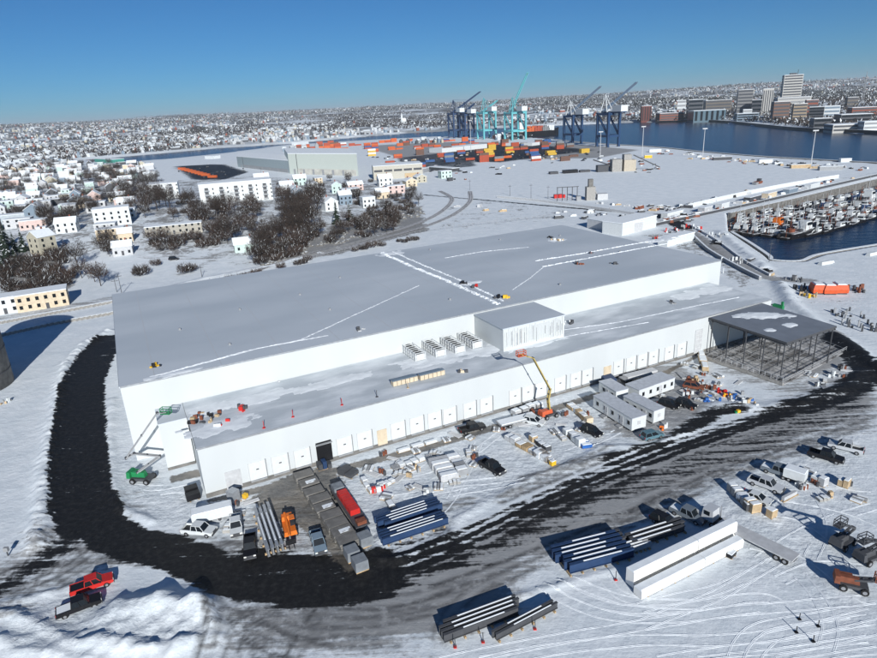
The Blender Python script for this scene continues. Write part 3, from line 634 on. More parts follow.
# ------------------------------------------------------------------ vehicles
def wheels(t, xs_, hw, r, n=10):
    for x in xs_:
        for s in (-1, 1):
            mb = MB(); mb.tube((x, s*(hw-.26), r), (x, s*hw, r), r, RUBBER, n=n); q = mb.build('wheel', t)
            mb = MB(); mb.tube((x, s*(hw-.05), r), (x, s*(hw+.015), r), r*.55, CHROME, n=8); mb.build('rim', q)
def glasshouse(t, x0, x1, X0, X1, z0, z1, w0, w1, paint, roofm=None):
    mb = MB(); mb.hexa([(x0, -w0, z0), (x1, -w0, z0), (x1, w0, z0), (x0, w0, z0), (X0, -w1, z1), (X1, -w1, z1), (X1, w1, z1), (X0, w1, z1)], GLASS); mb.build('windows', t)
    mb = MB(); mb.box((X0+X1)/2, 0, z1, X1-X0+.04, w1*2+.04, .07, roofm or paint)
    for (a, A) in ((x0, X0), (x1, X1), ((x0+x1)/2, (X0+X1)/2)):
        for s in (-1, 1): mb.bar((a, s*w0, z0), (A, s*w1, z1), .09, paint)
    mb.build('cab_roof', t)
def lights(t, xf, xr, hw, z):
    for s in (-1, 1):
        mb = MB(); mb.box(xf, s*(hw-.28), z, .08, .4, .22, LAMP); mb.build('headlight', t)
        mb = MB(); mb.box(xr, s*(hw-.14), z, .07, .2, .35, TAIL); mb.build('tail_light', t)
def pickup(label, loc, deg, paint, load=None, roofm=None, group=None, name='pickup_truck'):
    t = thing(name, label, 'pickup truck', loc, RAD(deg), group)
    mb = MB()
    mb.prof([(-2.85, .5), (2.75, .5), (2.88, .75), (2.84, 1.0), (1.45, 1.16), (-.95, 1.16), (-.95, .78), (-2.85, .78)], .98, paint)
    for s in (-1, 1): mb.box(-1.9, s*.92, .78, 1.9, .12, .4, paint)
    mb.box(-2.8, 0, .78, .1, 1.94, .4, paint); mb.build('body', t)
    mb = MB(); mb.box(-1.87, 0, .785, 1.75, 1.7, .03 if load is None else .35, load or BLACK); mb.build('bed', t)
    glasshouse(t, -.92, 1.4, -.8, .8, 1.16, 1.93, .93, .78, paint, roofm)
    for s in (-1, 1): MB().box(1.2, s*1.06, 1.2, .16, .2, .22, BLACK).build('wing_mirror', t)
    MB().box(2.87, 0, .72, .06, 1.1, .32, DGREY).build('grille', t)
    wheels(t, (-1.85, 1.85), 1.0, .4); lights(t, 2.86, -2.87, .98, .8)
    mb = MB(); mb.box(2.9, 0, .42, .12, 1.9, .26, DGREY); mb.box(-2.92, 0, .45, .12, 1.9, .2, DGREY); mb.build('bumper', t)
    return t
def car(label, loc, deg, paint, suv=True, roofm=None, cat='car', group=None):
    t = thing('parked_car', label, cat, loc, RAD(deg), group); h = 1.72 if suv else 1.42; z = 1.02 if suv else .88
    mb = MB(); mb.prof([(-2.3, .4), (2.25, .4), (2.38, .65), (2.32, .82), (1.1, z), (-2.25, z), (-2.38, .7)], .92, paint); mb.build('body', t)
    glasshouse(t, -2.2 if suv else -1.7, 1.15, -1.9 if suv else -1.0, .35, z, h, .88, .68, paint, roofm)
    wheels(t, (-1.4, 1.45), .93, .35); lights(t, 2.34, -2.36, .92, .68)
    return t
def A(px, py): p = flat(px, py, .7); return (p[0], p[1], 0)
pickup('white pickup truck parked on slush at the left front corner of the warehouse', A(199,530), -12, WHITE)
pickup('black pickup truck with its bonnet toward the road, left of the long beam rack', A(250,546), -75, BLACK)
pickup('steel blue pickup truck on muddy ground beside the row of concrete slabs', A(318,542), -70, CARBLUE)
pickup('dark pickup truck standing alone in the yard between slab posts and pallet row', A(492,467), -52, BLACK)
pickup('red pickup truck stopped beside a black one near the lower left snow heaps', A(92,584), 28, RED, BLACK, name='pickup_truck')
pickup('black pickup truck with snow in its bed beside the red one', A(79,605.5), 30, BLACK, SNOWY)
car('black car parked next to the blue pallet cluster', A(592,431), -50, BLACK)
car('black car at the left end of the parking row by the stacked beams', A(665,521), -52, BLACK)
pickup('grey pickup truck with a snow filled bed beside the leftmost black parked car', A(688,514), -50, CARGREY, SNOW)
car('white car parked between loaded pallets and the silver pickup', A(757,497), -48, WHITE, False)
pickup('silver pickup truck in the middle of the parking row', A(766,484), -48, CARSILVER)
pickup('dark pickup truck towing a white box in the parking row', A(779,471), -45, CARGREY, SNOW)
pickup('black pickup truck beside the silver one at the far end of the parking row', A(826,456), -42, BLACK)
pickup('silver pickup truck with empty dark bed at the far end of the parking row', A(846,447), 140, CARSILVER)
pickup('small white truck squeezed behind the beam rack near the warehouse corner', A(236,525), -72, WHITE)
car('white van like car by the orange boom lift', A(534,421), -30, WHITE)
car('small teal car at the corner of the office cabins', A(652,435), 20, mat('teal car paint', (.10, .19, .23), .35))
pickup('dark truck backed to the dock doors above the slab posts', A(472,428), 20, BLACK)
car('dark car between office cabins and the canopy', A(669,404), -40, BLACK)
car('dark red car behind the wide office cabin', A(694,386), -30, RUST)
car('black car nearest the wide cabin among the dumpsters', A(686,404), -45, BLACK)
car('small black car on the road bend behind the warehouse', tuple(at(174,260)), 5, BLACK)
def trailer_box(label, loc, deg, L, Wd, H, m, mt=SNOW, name='box_trailer'):
    t = thing(name, label, 'trailer', loc, RAD(deg))
    mb = MB(); mb.box(0, 0, .7, L, Wd, H, m); mb.build('box', t); mb = MB(); mb.box(0, 0, .7+H, L-.1, Wd-.1, .12, mt, 0, .95, .95); mb.build('snow_cover', t)
    mb = MB(); mb.box(0, 0, .45, L, Wd*.6, .24, DGREY); mb.bar((L/2, 0, .6), (L/2+1.3, 0, .55), .12, DGREY); mb.build('chassis', t)
    mb = MB(); mb.box(-L/2-.03, 0, .8, .06, Wd*.9, H*.9, LGREY); mb.build('door', t)
    wheels(t, (-L*.2, -L*.2-.9), Wd/2+.05, .38); return t
trailer_box('long white box trailer parked at the foot of the warehouse corner', A(213,516), 20, 6.6, 2.2, 1.7, WHITE)
trailer_box('short white box trailer behind the dark pickup in the parking row', A(795,477), -45, 3.4, 2.1, 1.6, WHITE)
def tractor(t, x, m):
    mb = MB(); mb.box(x, 0, 1.0, 2.0, 2.3, 1.9, m, 0, .82, .9); mb.box(x+1.5, 0, .9, 1.3, 1.7, .9, m, 0, .8, .9); mb.build('cab', t)
    mb = MB(); mb.hexa([(x+.75, -1.0, 1.95), (x+1.04, -1.0, 1.95), (x+1.04, 1.0, 1.95), (x+.75, 1.0, 1.95), (x+.75, -.9, 2.7), (x+.86, -.9, 2.7), (x+.86, .9, 2.7), (x+.75, .9, 2.7)], GLASS)
    for s in (-1, 1): mb.box(x+.1, s*1.1, 1.9, .9, .1, .7, GLASS)
    mb.build('windscreen', t)
    mb = MB(); mb.tube((x-1.15, -.9, 1), (x-1.15, -.9, 3.3), .08, CHROME); mb.build('exhaust', t)
def flatbed(label, loc, deg, L, cab=None, load=None, deck=WOOD, lead=True):
    t = thing('flatbed_truck' if cab else 'flatbed_trailer', label, 'flatbed truck' if cab else 'trailer', loc, RAD(deg))
    mb = MB(); mb.box(0, 0, 1.0, L, 2.5, .2, deck); mb.build('deck', t)
    mb = MB(); mb.box(0, 0, .7, L, 1.0, .3, DGREY); mb.build('chassis', t)
    wheels(t, (-L/2+1, -L/2+2.2) + ((L/2+.6, L/2+3.6) if cab else ()), 1.22, .5)
    if cab: tractor(t, L/2+1.6, cab); mb = MB(); mb.box(L/2+1.8, 0, .6, 5.0, 1.0, .35, DGREY); mb.build('frame', t)
    if load: load(t, L)
    return t
def redload(t, L):
    for k in range(4):
        mb = MB(); mb.box(-L/2+4.0+k*1.75, 0, 1.2, 1.6, 1.7, 1.0, RED); mb.build('red_bundle', t)
    mb = MB(); mb.box(-L/2+1.2, 0, 1.2, 2.0, 1.9, .8, TARP); mb.box(L/2-.9, 0, 1.2, 1.2, 1.6, .6, RUST); mb.build('tarp_bundle', t)
flatbed('flatbed trailer carrying a row of bright red bundles', A(349,507), -63, 13.5, None, redload, DGREY)
flatbed('silver tractor truck with an empty grey flatbed pointing away from it', A(756,541), 127, 11.5, CARSILVER, None, LGREY)
flatbed('low flatbed trailer with snow on it in front of the dock doors', A(517,421), 22, 9, None, lambda t, L: MB().box(0, 0, 1.21, L-.4, 2.3, .2, SNOW).build('snow_cover', t), GREY)
flatbed('flatbed trailer lying along the dock doors behind the wide cabin', A(640,376), 22, 11, None, lambda t, L: MB().box(0, 0, 1.21, L-2, 2.0, .5, LGREY).build('bundle', t), GREY)
# lifting machines
def boom_lift(name, label, base, deg, paint, pts, basket=True, boommat=None, s=1.0):
    t = thing(name, label, 'boom lift', base, RAD(deg)); bm_ = boommat or paint
    mb = MB(); mb.box(0, 0, .55*s, 3.4*s, 1.9*s, .45*s, DGREY); mb.build('chassis', t)
    wheels(t, (-1.25*s, 1.25*s), 1.2*s, .52*s)
    mb = MB(); mb.box(-.6*s, 0, 1.0*s, 2.6*s, .9*s, .85*s, paint, 0, .92, .8); mb.box(-.9*s, .75*s, 1.0*s, 1.9*s, .6*s, .7*s, paint, 0, .85, .8); mb.box(-2.0*s, 0, .95*s, .7*s, 1.9*s, 1.1*s, paint, 0, .8, .85); mb.build('turntable', t)
    inv = Matrix.Rotation(-RAD(deg), 3, 'Z'); b = Vector(base); L = [inv @ (Vector(p)-b) for p in pts]
    for k in range(len(L)-1):
        mb = MB(); r = .32-.05*k; d = (L[k+1]-L[k]); side = d.cross(Vector((0, 0, 1))).normalized()*.28
        mb.tube(L[k]+side, L[k+1]+side, r*.62, bm_, n=4); mb.tube(L[k]-side, L[k+1]-side, r*.62, bm_, n=4)
        m_ = (L[k]+L[k+1])/2; mb.tube(m_+side, m_-side, .18, DGREY); mb.tube(L[k]+side, L[k]-side, .26, DGREY)
        mb.build('boom_section', t)
    if basket:
        e = L[-1]; mb = MB(); mb.box(e.x, e.y, e.z-.3, 1.9, 1.1, .12, paint)
        for a, c in ((-.9, -.5), (.9, -.5), (.9, .5), (-.9, .5)): mb.bar((e.x+a, e.y+c, e.z-.2), (e.x+a, e.y+c, e.z+.85), .09, paint)
        for z in (.35, .85):
            for s_ in (-1, 1): mb.bar((e.x-.9, e.y+s_*.5, e.z+z), (e.x+.9, e.y+s_*.5, e.z+z), .09, paint); mb.bar((e.x+s_*.9, e.y-.5, e.z+z), (e.x+s_*.9, e.y+.5, e.z+z), .09, paint)
        mb.build('basket', t)
    return t
def on_v(px, py, v):
    u, z = onwall(px, py, v); return tuple(W(u, v, z))
gb = A(143,478); gv = float((np.array(gb)-O) @ ev)
boom_lift('boom_lift', 'green articulated boom lift reaching over the white entrance block', gb, -10, GREENP,
    [(gb[0]-.8, gb[1], 2.0), on_v(160,456,gv), on_v(134,453.5,gv), on_v(126,458,gv), on_v(157,413,gv), on_v(166,412,gv)], True, GREY, 1.15)
ob = A(549,414); ov = float((np.array(ob)-O) @ ev)
boom_lift('boom_lift', 'orange boom lift with yellow and black booms reaching up to the front roof', ob, 25, mat('faded red', (.6, .12, .05), .45),
    [(ob[0], ob[1], 2.0), on_v(548,399,ov), on_v(550,389,ov), on_v(533,358,ov), on_v(521,354.5,ov)], True, mat('dull yellow', (.5, .38, .12), .5))
for (px, py, dg, pts, lab) in [(843,541,30,[(0,0,1.8),(1.6,.6,2.6),(-1.8,-1.2,4.8)],'boom lift with red top on open snow at the right'),(869,556,20,[(0,0,1.8),(2.2,.4,2.8),(-1.5,-.5,4.0)],'dark boom lift cut by the right picture border'),(853,584,-25,[(0,0,1.6),(1.8,-.8,2.0),(3.0,-1.2,2.2)],'rusty low boom lift nearest the tyre tracks')]:
    p = A(px, py); boom_lift('boom_lift', lab, p, dg, DGREY if px != 853 else RUST, [(p[0]+a, p[1]+b, c) for a, b, c in pts], True, DGREY)
# telehandler
p = A(289,527); t = thing('telehandler', 'orange telehandler with lowered boom beside the muddy strip', 'telehandler', p, RAD(-70))
mb = MB(); mb.box(0, 0, .6, 4.6, 2.1, .7, ORANGE, 0, .95, .9); mb.box(-1.7, 0, 1.3, 1.3, 1.9, .7, ORANGE, 0, .8, .9); mb.build('body', t)
mb = MB(); mb.box(-.1, .65, 1.3, 1.5, .85, 1.1, GLASS, 0, .8, .9); mb.box(-.1, .65, 2.4, 1.3, .8, .08, ORANGE); mb.build('cab', t)
mb = MB(); mb.bar((-2.2, -.3, 2.1), (3.4, -.3, 1.5), .36, ORANGE); mb.bar((3.4, -.3, 1.5), (3.9, -.3, .5), .25, BLACK); mb.build('boom', t)
mb = MB(); mb.box(4.1, -.3, .3, .12, 1.6, .9, BLACK); mb.bar((4.1, -.7, .3), (5.3, -.7, .25), .1, BLACK); mb.bar((4.1, .1, .3), (5.3, .1, .25), .1, BLACK); mb.build('fork', t)
wheels(t, (-1.5, 1.6), 1.2, .62)
# ------------------------------------------------------------------ stacked materials
def beams(label, a, b, n, h, m, top=SNOW, sep=.62, name='beam_stack', grp=None, rows=1, cover=.45):
    pa, pb = flat(*a), flat(*b); L = np.linalg.norm(pb-pa); c = (pa+pb)/2; rz = atan2(pb[1]-pa[1], pb[0]-pa[0]); r = random.Random(int(a[0]*7+a[1]))
    t = thing(name, label, 'beam stack', (c[0], c[1], 0), rz, grp)
    for k in range(n):
        y = (k-(n-1)/2)*sep; l = L*r.uniform(.9, 1); mb = MB(); o_ = (L-l)*r.uniform(-.5, .5)
        w_ = sep*.62; mb.box(o_, y, .3, l, w_, .07, m); mb.box(o_, y, .37, l, w_*.3, h-.44, m); mb.box(o_, y, h-.07, l, w_, .07, m); q = mb.build('beam', t)
        mb = MB(); mb.box(o_+l*.1*r.uniform(-1,1), y, h, l*r.uniform(.5,.8), w_*cover, .06, top, 0, .99, .7); mb.build('snow_cover', q)
    mb = MB()
    for k in range(6): mb.box(-L/2+L*(k+.5)/6, 0, 0, .25, n*sep+.3, .3, WOOD)
    mb.build('dunnage', t); return t
beams('long rack of grey beams standing left of the orange telehandler', (262,511), (277,556), 4, 1.6, STEEL, sep=.75)
beams('upper of two rows of long beams lying by the yard snow bank', (377,528), (440,507), 4, 1.5, NAVY, sep=.7)  # both rows in navy: their blue shade is put into the beam colour
beams('lower of two rows of long beams lying by the yard snow bank', (380,543), (446,521), 4, 1.5, NAVY, sep=.7)
beams('wide stack of steel joists at the road edge, left of the white panels', (556,566), (625,548), 6, 1.8, NAVY, sep=.9)  # navy again paints blue shade into the joists
beams('narrow stack of steel joists just behind the wide joist stack', (560,556), (622,541), 3, 1.6, DGREY, sep=.9)
beams('thin row of pale beams between joists and white panels', (622,553), (648,545), 3, 1.2, LGREY)
beams('row of dark beams in front of the parked grey pickup', (628,545), (684,527), 3, 1.3, DGREY, sep=.9)
beams('left long stack of joists lying alone on clean snow at the bottom', (440,638), (520,608), 4, 1.5, DGREY, sep=.7)
beams('right long single row of joists lying alone on clean snow at the bottom', (491,642), (557,607), 2, 1.3, DGREY, sep=.6)
for i, (a, b, h) in enumerate([((629,586), (732,535), 2.6), ((637,597), (739,545), 1.25)]):
    pa, pb = flat(*a), flat(*b); L = np.linalg.norm(pb-pa); c = (pa+pb)/2; rz = atan2(pb[1]-pa[1], pb[0]-pa[0])
    t = thing('panel_stack', 'tall long row of white wrapped panels casting a wide shadow' if i == 0 else 'low long row of white wrapped panels in front of the tall one', 'panel stack', (c[0], c[1], 0), rz)
    for k, (x0, x1) in enumerate([(-.5, .1), (.1, .5)]):
        mb = MB(); mb.box((x0+x1)/2*L, 0, .12, (x1-x0)*L-.12, 1.5, h, PANELW); q = mb.build('panel_pack', t)
        mb = MB(); mb.box((x0+x1)/2*L, 0, .12+h, (x1-x0)*L-.1, 1.45, .2, SNOW, 0, .99, .75); mb.build('snow_cover', q)
    mb = MB()
    for k in range(8): mb.box(-L/2+L*(k+.5)/8, 0, 0, .2, 1.6, .12, WOOD)
    mb.build('skid', t)
# precast slabs in a row down the mud strip
for i in range(9):
    f_ = i/8.; px, py = 303+(348-303)*f_, 476+(541-476)*f_; p = A(px, py)
    word = ['first', 'second', 'third', 'fourth', 'fifth', 'sixth', 'seventh', 'eighth', 'ninth'][i]
    t = thing('precast_slab_stack', f'{word} grey precast slab pile counted from the open dock bay toward the road', 'slab stack', p, RAD(-63), 'precast slab piles in a row')
    for k in range(3): MB().box(random.uniform(-.1, .1), random.uniform(-.15, .15), .15+k*.42, 2.35, 3.4, .34, CONCD).build('slab', t)
    (MB().box(.3, .4, 1.36, 1.0, 1.9, .05, SNOWY).build('snow_patch', t) if i % 3 == 1 else None); MB().box(-.6, 0, 0, .2, 3.0, .15, WOOD).box(.6, 0, 0, .2, 3.0, .15, WOOD).build('bearer', t)
for px, py, lab in [(352,554,'grey tarp covered cube at the road end of the slab row, farther from the road'),(360,564,'grey tarp covered cube nearest the dark road at the end of the slab row'),(365,540,'brown grey covered crate behind the tarp cubes')]:
    t = thing('tarp_cube', lab, 'covered crate', A(px, py), RAD(-63)); MB().box(0, 0, .2, 2.1, 2.1, 1.6, TARP, 0, .95, .95).build('cover', t); MB().box(0, 0, 0, 2.1, 2.0, .2, WOOD).build('pallet', t)
# lumber row etc.
def packs(label, a, b, n, wdt, h, mats, seed, name='timber_row', cat='timber stack', snow=True):
    pa, pb = flat(*a), flat(*b); L = np.linalg.norm(pb-pa); c = (pa+pb)/2; rz = atan2(pb[1]-pa[1], pb[0]-pa[0]); r = random.Random(seed)
    t = thing(name, label, cat, (c[0], c[1], 0), rz)
    for k in range(n):
        x = -L/2+L*(k+.5)/n; hh = h*r.uniform(.6, 1.1); w_ = wdt*r.uniform(.7, 1); y = r.uniform(-.2, .2)
        q = MB().box(x, y, .15, L/n*.86, w_, hh, r.choice(mats)).build('pack', t)
        if snow and r.random() < .8: MB().box(x, y, .15+hh, L/n*.8, w_*.92, .1, SNOW, 0, .9, .85).build('snow_cover', q)
    MB().box(0, -wdt*.3, 0, L, .15, .14, WOOD).box(0, wdt*.3, 0, L, .15, .14, WOOD).build('bearer', t); return t
packs('long snow topped timber row with yellow ends in the yard centre', (507,438), (549,462), 7, 2.0, 1.2, [WOOD, LGREY, LGREY, SNOWY, TAN], 1)
packs('short timber and tan crate row beside the long snow topped one', (532,439), (549,452), 4, 1.4, 1.0, [TAN, DGREY, WOOD], 2)
packs('cluster of blue wrapped pallets in the yard centre', (566,432), (583,447), 4, 2.0, 1.4, [BLUE, BLUE, GREY, WHITE], 3)
packs('blue wrapped pallet at the road side end of the blue cluster', (583,443), (588,449), 2, 2.4, 1.2, [BLUE], 4)
packs('row of upright grey posts packed on pallets left of the dark yard pickup', (438,462), (450,482), 5, 4.6, 1.3, [LGREY, CONC], 5)
packs('second row of grey posts right behind the first', (452,459), (464,476), 4, 2.6, 1.2, [CONC, LGREY, GREY], 6)
packs('tan crates beside the office cabins', (577,413), (590,424), 4, 1.6, 1.3, [TAN, WOOD, CREAM], 7)
packs('small pallets and barrels between boom lift and cabins', (570,406), (583,416), 4, 1.8, 1.0, [TAN, GREY, RED, WHITE], 8)
packs('blue and grey machine crates under the parked row of cars', (731,489), (752,512), 5, 1.8, 1.6, [GREY, BLUE, DGREY, SNOWY], 9, 'crate_row', 'crates')
packs('tan board pallet with blue sheet by the silver tractor', (747,506), (756,514), 2, 2.2, 1.9, [TAN, BLUE], 10, 'crate_row', 'crates')
packs('plain tan crate right of the blue sheeted pallet', (767,515), (774,519), 1, 1.6, 1.6, [TAN], 11, 'crate_row', 'crates')
packs('white generator set on snow right of the parking row', (812,480), (826,487), 2, 1.6, 1.3, [WHITE, LGREY], 12, 'generator_set', 'generator')
packs('tan wooden crate at the right of the white generator', (838,484), (849,488), 2, 1.7, 1.5, [TAN, WOOD], 13, 'crate_row', 'crates')
packs('dark box on a pallet in front of the low white panels', (728,555), (734,558), 1, 1.7, .9, [BLACK], 14, 'crate_row', 'crates')
packs('single pale log like bundle on snow below the silver pickup', (782,502), (797,494), 1, .7, .6, [LGREY], 15)
packs('long low bundle of white tubes by the dock doors', (397,453), (437,441), 3, 1.2, .5, [LGREY, WHITE], 16)
packs('grey roll bundles stacked against the dock doors left of the boom lift', (513,416), (541,406), 4, 1.8, 1.2, [GREY, LGREY, SNOWY], 17)
packs('dark container like crate at the wide cabin', (603,378), (612,387), 1, 3.0, 2.4, [NAVY], 18, 'crate_row', 'crates', False)
packs('black dumpster standing at the left warehouse corner', (191,491), (195,501), 2, 2.4, 1.4, [BLACK], 19, 'dumpster', 'dumpster', False)
packs('dark scrap bin between the open dock bay and the red bundles', (341,472), (355,477), 2, 2.6, .9, [DGREY], 20, 'dumpster', 'dumpster', False)
packs('low grey scaffold bundle in the trampled yard', (392,470), (424,459), 5, 1.8, .5, [LGREY, GREY, WHITE], 21)
packs('second low scaffold bundle nearer the road', (372,492), (394,481), 5, 1.5, .6, [LGREY, RED, WHITE, GREY], 22)
packs('pair of pale narrow crates right of the red bundles', (362,480), (372,494), 3, 1.0, .6, [LGREY, SNOWY], 23)
packs('thin strapped bundle above the blue shadowed beam rows', (389,502), (398,516), 2, 1.2, .5, [GREY], 24)
packs('dark crates along the dock bay ramp', (318,470), (331,466), 3, 1.8, 1.5, [DGREY, NAVY], 25, 'crate_row', 'crates', False)
packs('grey stair frame below the grey roller door', (231,500), (239,503), 1, 2.0, 2.4, [STEEL], 26, 'stair_frame', 'stair frame', False)
packs('yellow toolbox beside the grey stair frame', (243,498), (247,499), 1, .8, .8, [YELLOW], 27, 'crate_row', 'crates', False)
packs('row of small crates ahead of the dark parked truck', (700,352), (706,372), 3, 2.0, 1.0, [TAN, WHITE, GREY], 28)
packs('pair of yellow spools at the road end of the long timber row', (549,462), (555,466), 2, 1.3, .8, [YELLOW, TAN], 29)
# dumpsters and mixed heap right of the cabins
for i, (px, py, ms, n, sp, lab) in enumerate([(712,398,[BLUE],7,1.7,'blue half of the mixed rubbish heap by the road'),(722,388,[RED,RUST],8,1.6,'red scrap at the back of the mixed rubbish heap'),(729,394,[YELLOW,ORANGE],6,1.2,'yellow lifting gear in the mixed rubbish heap'),(738,396,[WHITE,BLUE,GREY],14,2.0,'white and blue drums in the middle of the rubbish heap'),(748,401,[BLUE,WHITE,TAN],12,1.7,'pale sacks at the right side of the rubbish heap'),(736,409,[YELLOW,GREENP],3,.6,'bright yellow green bag at the road edge of the rubbish heap'),
        (687,392,[RUST,WHITE],10,1.5,'orange and white crates right of the wide cabin'),(696,379,[RUST,TAN],9,1.6,'brown timber scraps behind the wide cabin corner'),(665,426,[ORANGE,WHITE],4,.7,'orange toolbox heap at the cabin corner by the road'),(688,405,[DGREY,RUST],8,1.3,'rusty dark scrap in front of the wide cabin'),(828,372,[GREY,WHITE],7,2.2,'grey snow dusted pallets on the canopy island'),(818,382,[DGREY,WHITE],5,1.3,'dark pallet on the rounded snowy island'),(843,366,[DGREY,GREY],5,1.4,'dark crates at the tip of the canopy island'),
        (805,485,[WHITE,GREY],6,1.0,'small white equipment right of the short white trailer'),(412,470,[TAN,GREY],8,1.4,'loose boards in the trampled yard'),(378,486,[RED,WHITE],7,1.0,'red and white tools beside the scaffold bundle'),(425,489,[GREY,WHITE],6,1.1,'grey oddments left of the upright posts'),(830,492,[DGREY,TAN],5,1.0,'flat boards lying on snow beyond the tan crate')]):
    clutter('rubbish_heap', lab, 'material heap', A(px, py), 100+i, n, sp, ms, 1.2)
# marker posts in the snow with red feet
for px, py, lab in [(455,643,'red footed marker post at the left end of the bottom joist stack'),(483,638,'red footed marker post between the two bottom joist stacks'),(535,625,'red footed marker post right of the bottom joist row'),(616,576,'red marker post at the corner of the tall white panels'),(800,615,'black marker post left of three on the tracked snow'),(819,622,'black marker post right of three on the tracked snow'),(814,637,'black marker post lowest of three on the tracked snow'),(797,628,'short black stub beside the left black post')]:
    c = RED if px < 700 else BLACK; o = MB().tube((0, 0, 0), (0, 0, 1.0 if px > 700 else 1.6), .06, c if px > 700 else DGREY).box(0, 0, 0, .4, .4, .12, c).build('marker_post', loc=A(px, py)); tag(o, lab, 'post', 'marker posts in the snow')
o = thing('snow_fence_post', 'short dark post with box on the white slope left of the road', 'post', A(7,552)); MB().tube((0, 0, 0), (0, 0, 1.4), .12, DGREY).build('pole', o); MB().box(0, 0, .9, .7, .5, .7, GREY).build('box', o)
# silo at the left border
p = flat(13, 389); t = thing('silo', 'tall dark grey cylindrical silo standing at the left picture border', 'silo', (p[0]-12.6, p[1]+2, 0)); MB().tube((0, 0, 0), (0, 0, 24), 10, CONCD, n=40).build('shell', t, True); MB().tube((0, 0, 24), (0, 0, 25), 10.1, SNOW, 3, n=40).build('roof', t)
mb = MB()
for k in range(4): mb.tube((0, 0, 4+k*6), (0, 0, 4.3+k*6), 10.1, DGREY, n=40)
mb.build('hoop', t)
clutter('rubbish_heap', 'small tan and grey pile beside the silo foot', 'material heap', A(4,400), 222, 8, 1.3, [TAN, GREY, WHITE], 1.6)
# loose pallets, bundles and drums of the yard
YP = []
for m_, nm, lab in [(WOOD, 'pallet', 'snow dusted timber pallet lying loose in the trampled yard'), (LGREY, 'pipe_bundle', 'short bundle of pale pipes lying loose in the trampled yard'), (DGREY, 'drum_cluster', 'dark drums standing together on snow in the yard'), (CONC, 'block_pile', 'low grey block pile on snow in the yard')]:
    t = thing(nm, lab, nm.replace('_', ' '), (0, 0, -50), 0, f'loose {nm.replace("_", " ")}s in the yard')
    if nm == 'pallet':
        for k in range(3): MB().box(0, -.6+k*.6, .15, 1.8, .45, .35, GREY if k == 1 else SNOWY).build('board_pack', t)
        MB().box(0, 0, 0, 1.8, 1.7, .14, WOOD).build('bearer', t)
    elif nm == 'pipe_bundle':
        for k in range(4): MB().tube((-1.6, -.45+k*.3, .2), (1.6, -.45+k*.3, .2), .13, m_, n=8).build('pipe', t)
    elif nm == 'drum_cluster':
        for k in range(3): MB().tube((k*.65-.6, .2*(k % 2), 0), (k*.65-.6, .2*(k % 2), .9), .29, random.choice([DGREY, BLUE, RUST]), n=10).build('drum', t)
    else:
        for k in range(3): MB().box(-.8+k*.8, 0, 0, .7, 1.2, .5+.2*(k % 2), m_).build('block', t); MB().box(-.8+k*.8, 0, .5+.2*(k % 2), .6, 1.0, .06, SNOW).build('snow_cover', t)
    YP.append(t)
placed = [0]*4
for L_, n in [([(360,455),(440,445),(450,490),(385,500)],22),([(495,410),(600,400),(595,440),(500,440)],20),([(690,365),(760,385),(745,405),(680,405)],20),([(440,430),(510,415),(500,470),(450,490)],10),([(600,385),(700,360),(700,380),(660,425),(600,430)],14),([(805,470),(870,480),(860,510),(800,500)],8),([(205,500),(255,490),(250,530),(215,530)],7),([(800,372),(850,360),(845,385),(800,390)],9)]:
    k = 0
    while k < n:
        px, py = random.uniform(min(a for a, b in L_), max(a for a, b in L_)), random.uniform(min(b for a, b in L_), max(b for a, b in L_))
        P_ = poly_px(L_); p = flat(px, py)
        if sdpoly(np.array([p[0]]), np.array([p[1]]), P_)[0] > 0 or (p-O) @ ev > -3 and (p-O)@eu < UR: k += .2; continue
        i = random.randrange(4)
        if placed[i] == 0: YP[i].location = (p[0], p[1], 0); YP[i].rotation_euler.z = random.random()*6
        else: dup(YP[i], (p[0], p[1], 0), random.random()*6, sc=random.uniform(.7, 1.15))
        placed[i] += 1; k += 1
# concrete barrier rows along the rail side at the left
k = 0; bar0 = None
for a, b, n in [((-2,324),(112,303),24),((-2,337),(70,321),14),((40,327),(113,314),14)]:
    for i in range(n):
        px, py = a[0]+(b[0]-a[0])*(i+.5)/n, a[1]+(b[1]-a[1])*(i+.5)/n; p = flat(px, py)
        if bar0 is None:
            bar0 = thing('concrete_barrier', 'grey concrete barrier block with snow on top in the rows beside the left road', 'barrier', (0, 0, 0), 0, 'barrier blocks beside the left road')
            MB().box(0, 0, 0, 2.6, 1.1, .9, CONC, 0, 1, .6).build('block', bar0); MB().box(0, 0, .9, 2.5, .62, .12, SNOW).build('snow_cover', bar0); bar0.location = tuple(p); bar0.rotation_euler.z = RAD(60)
        else: dup(bar0, p, RAD(60+random.uniform(-6, 6)))
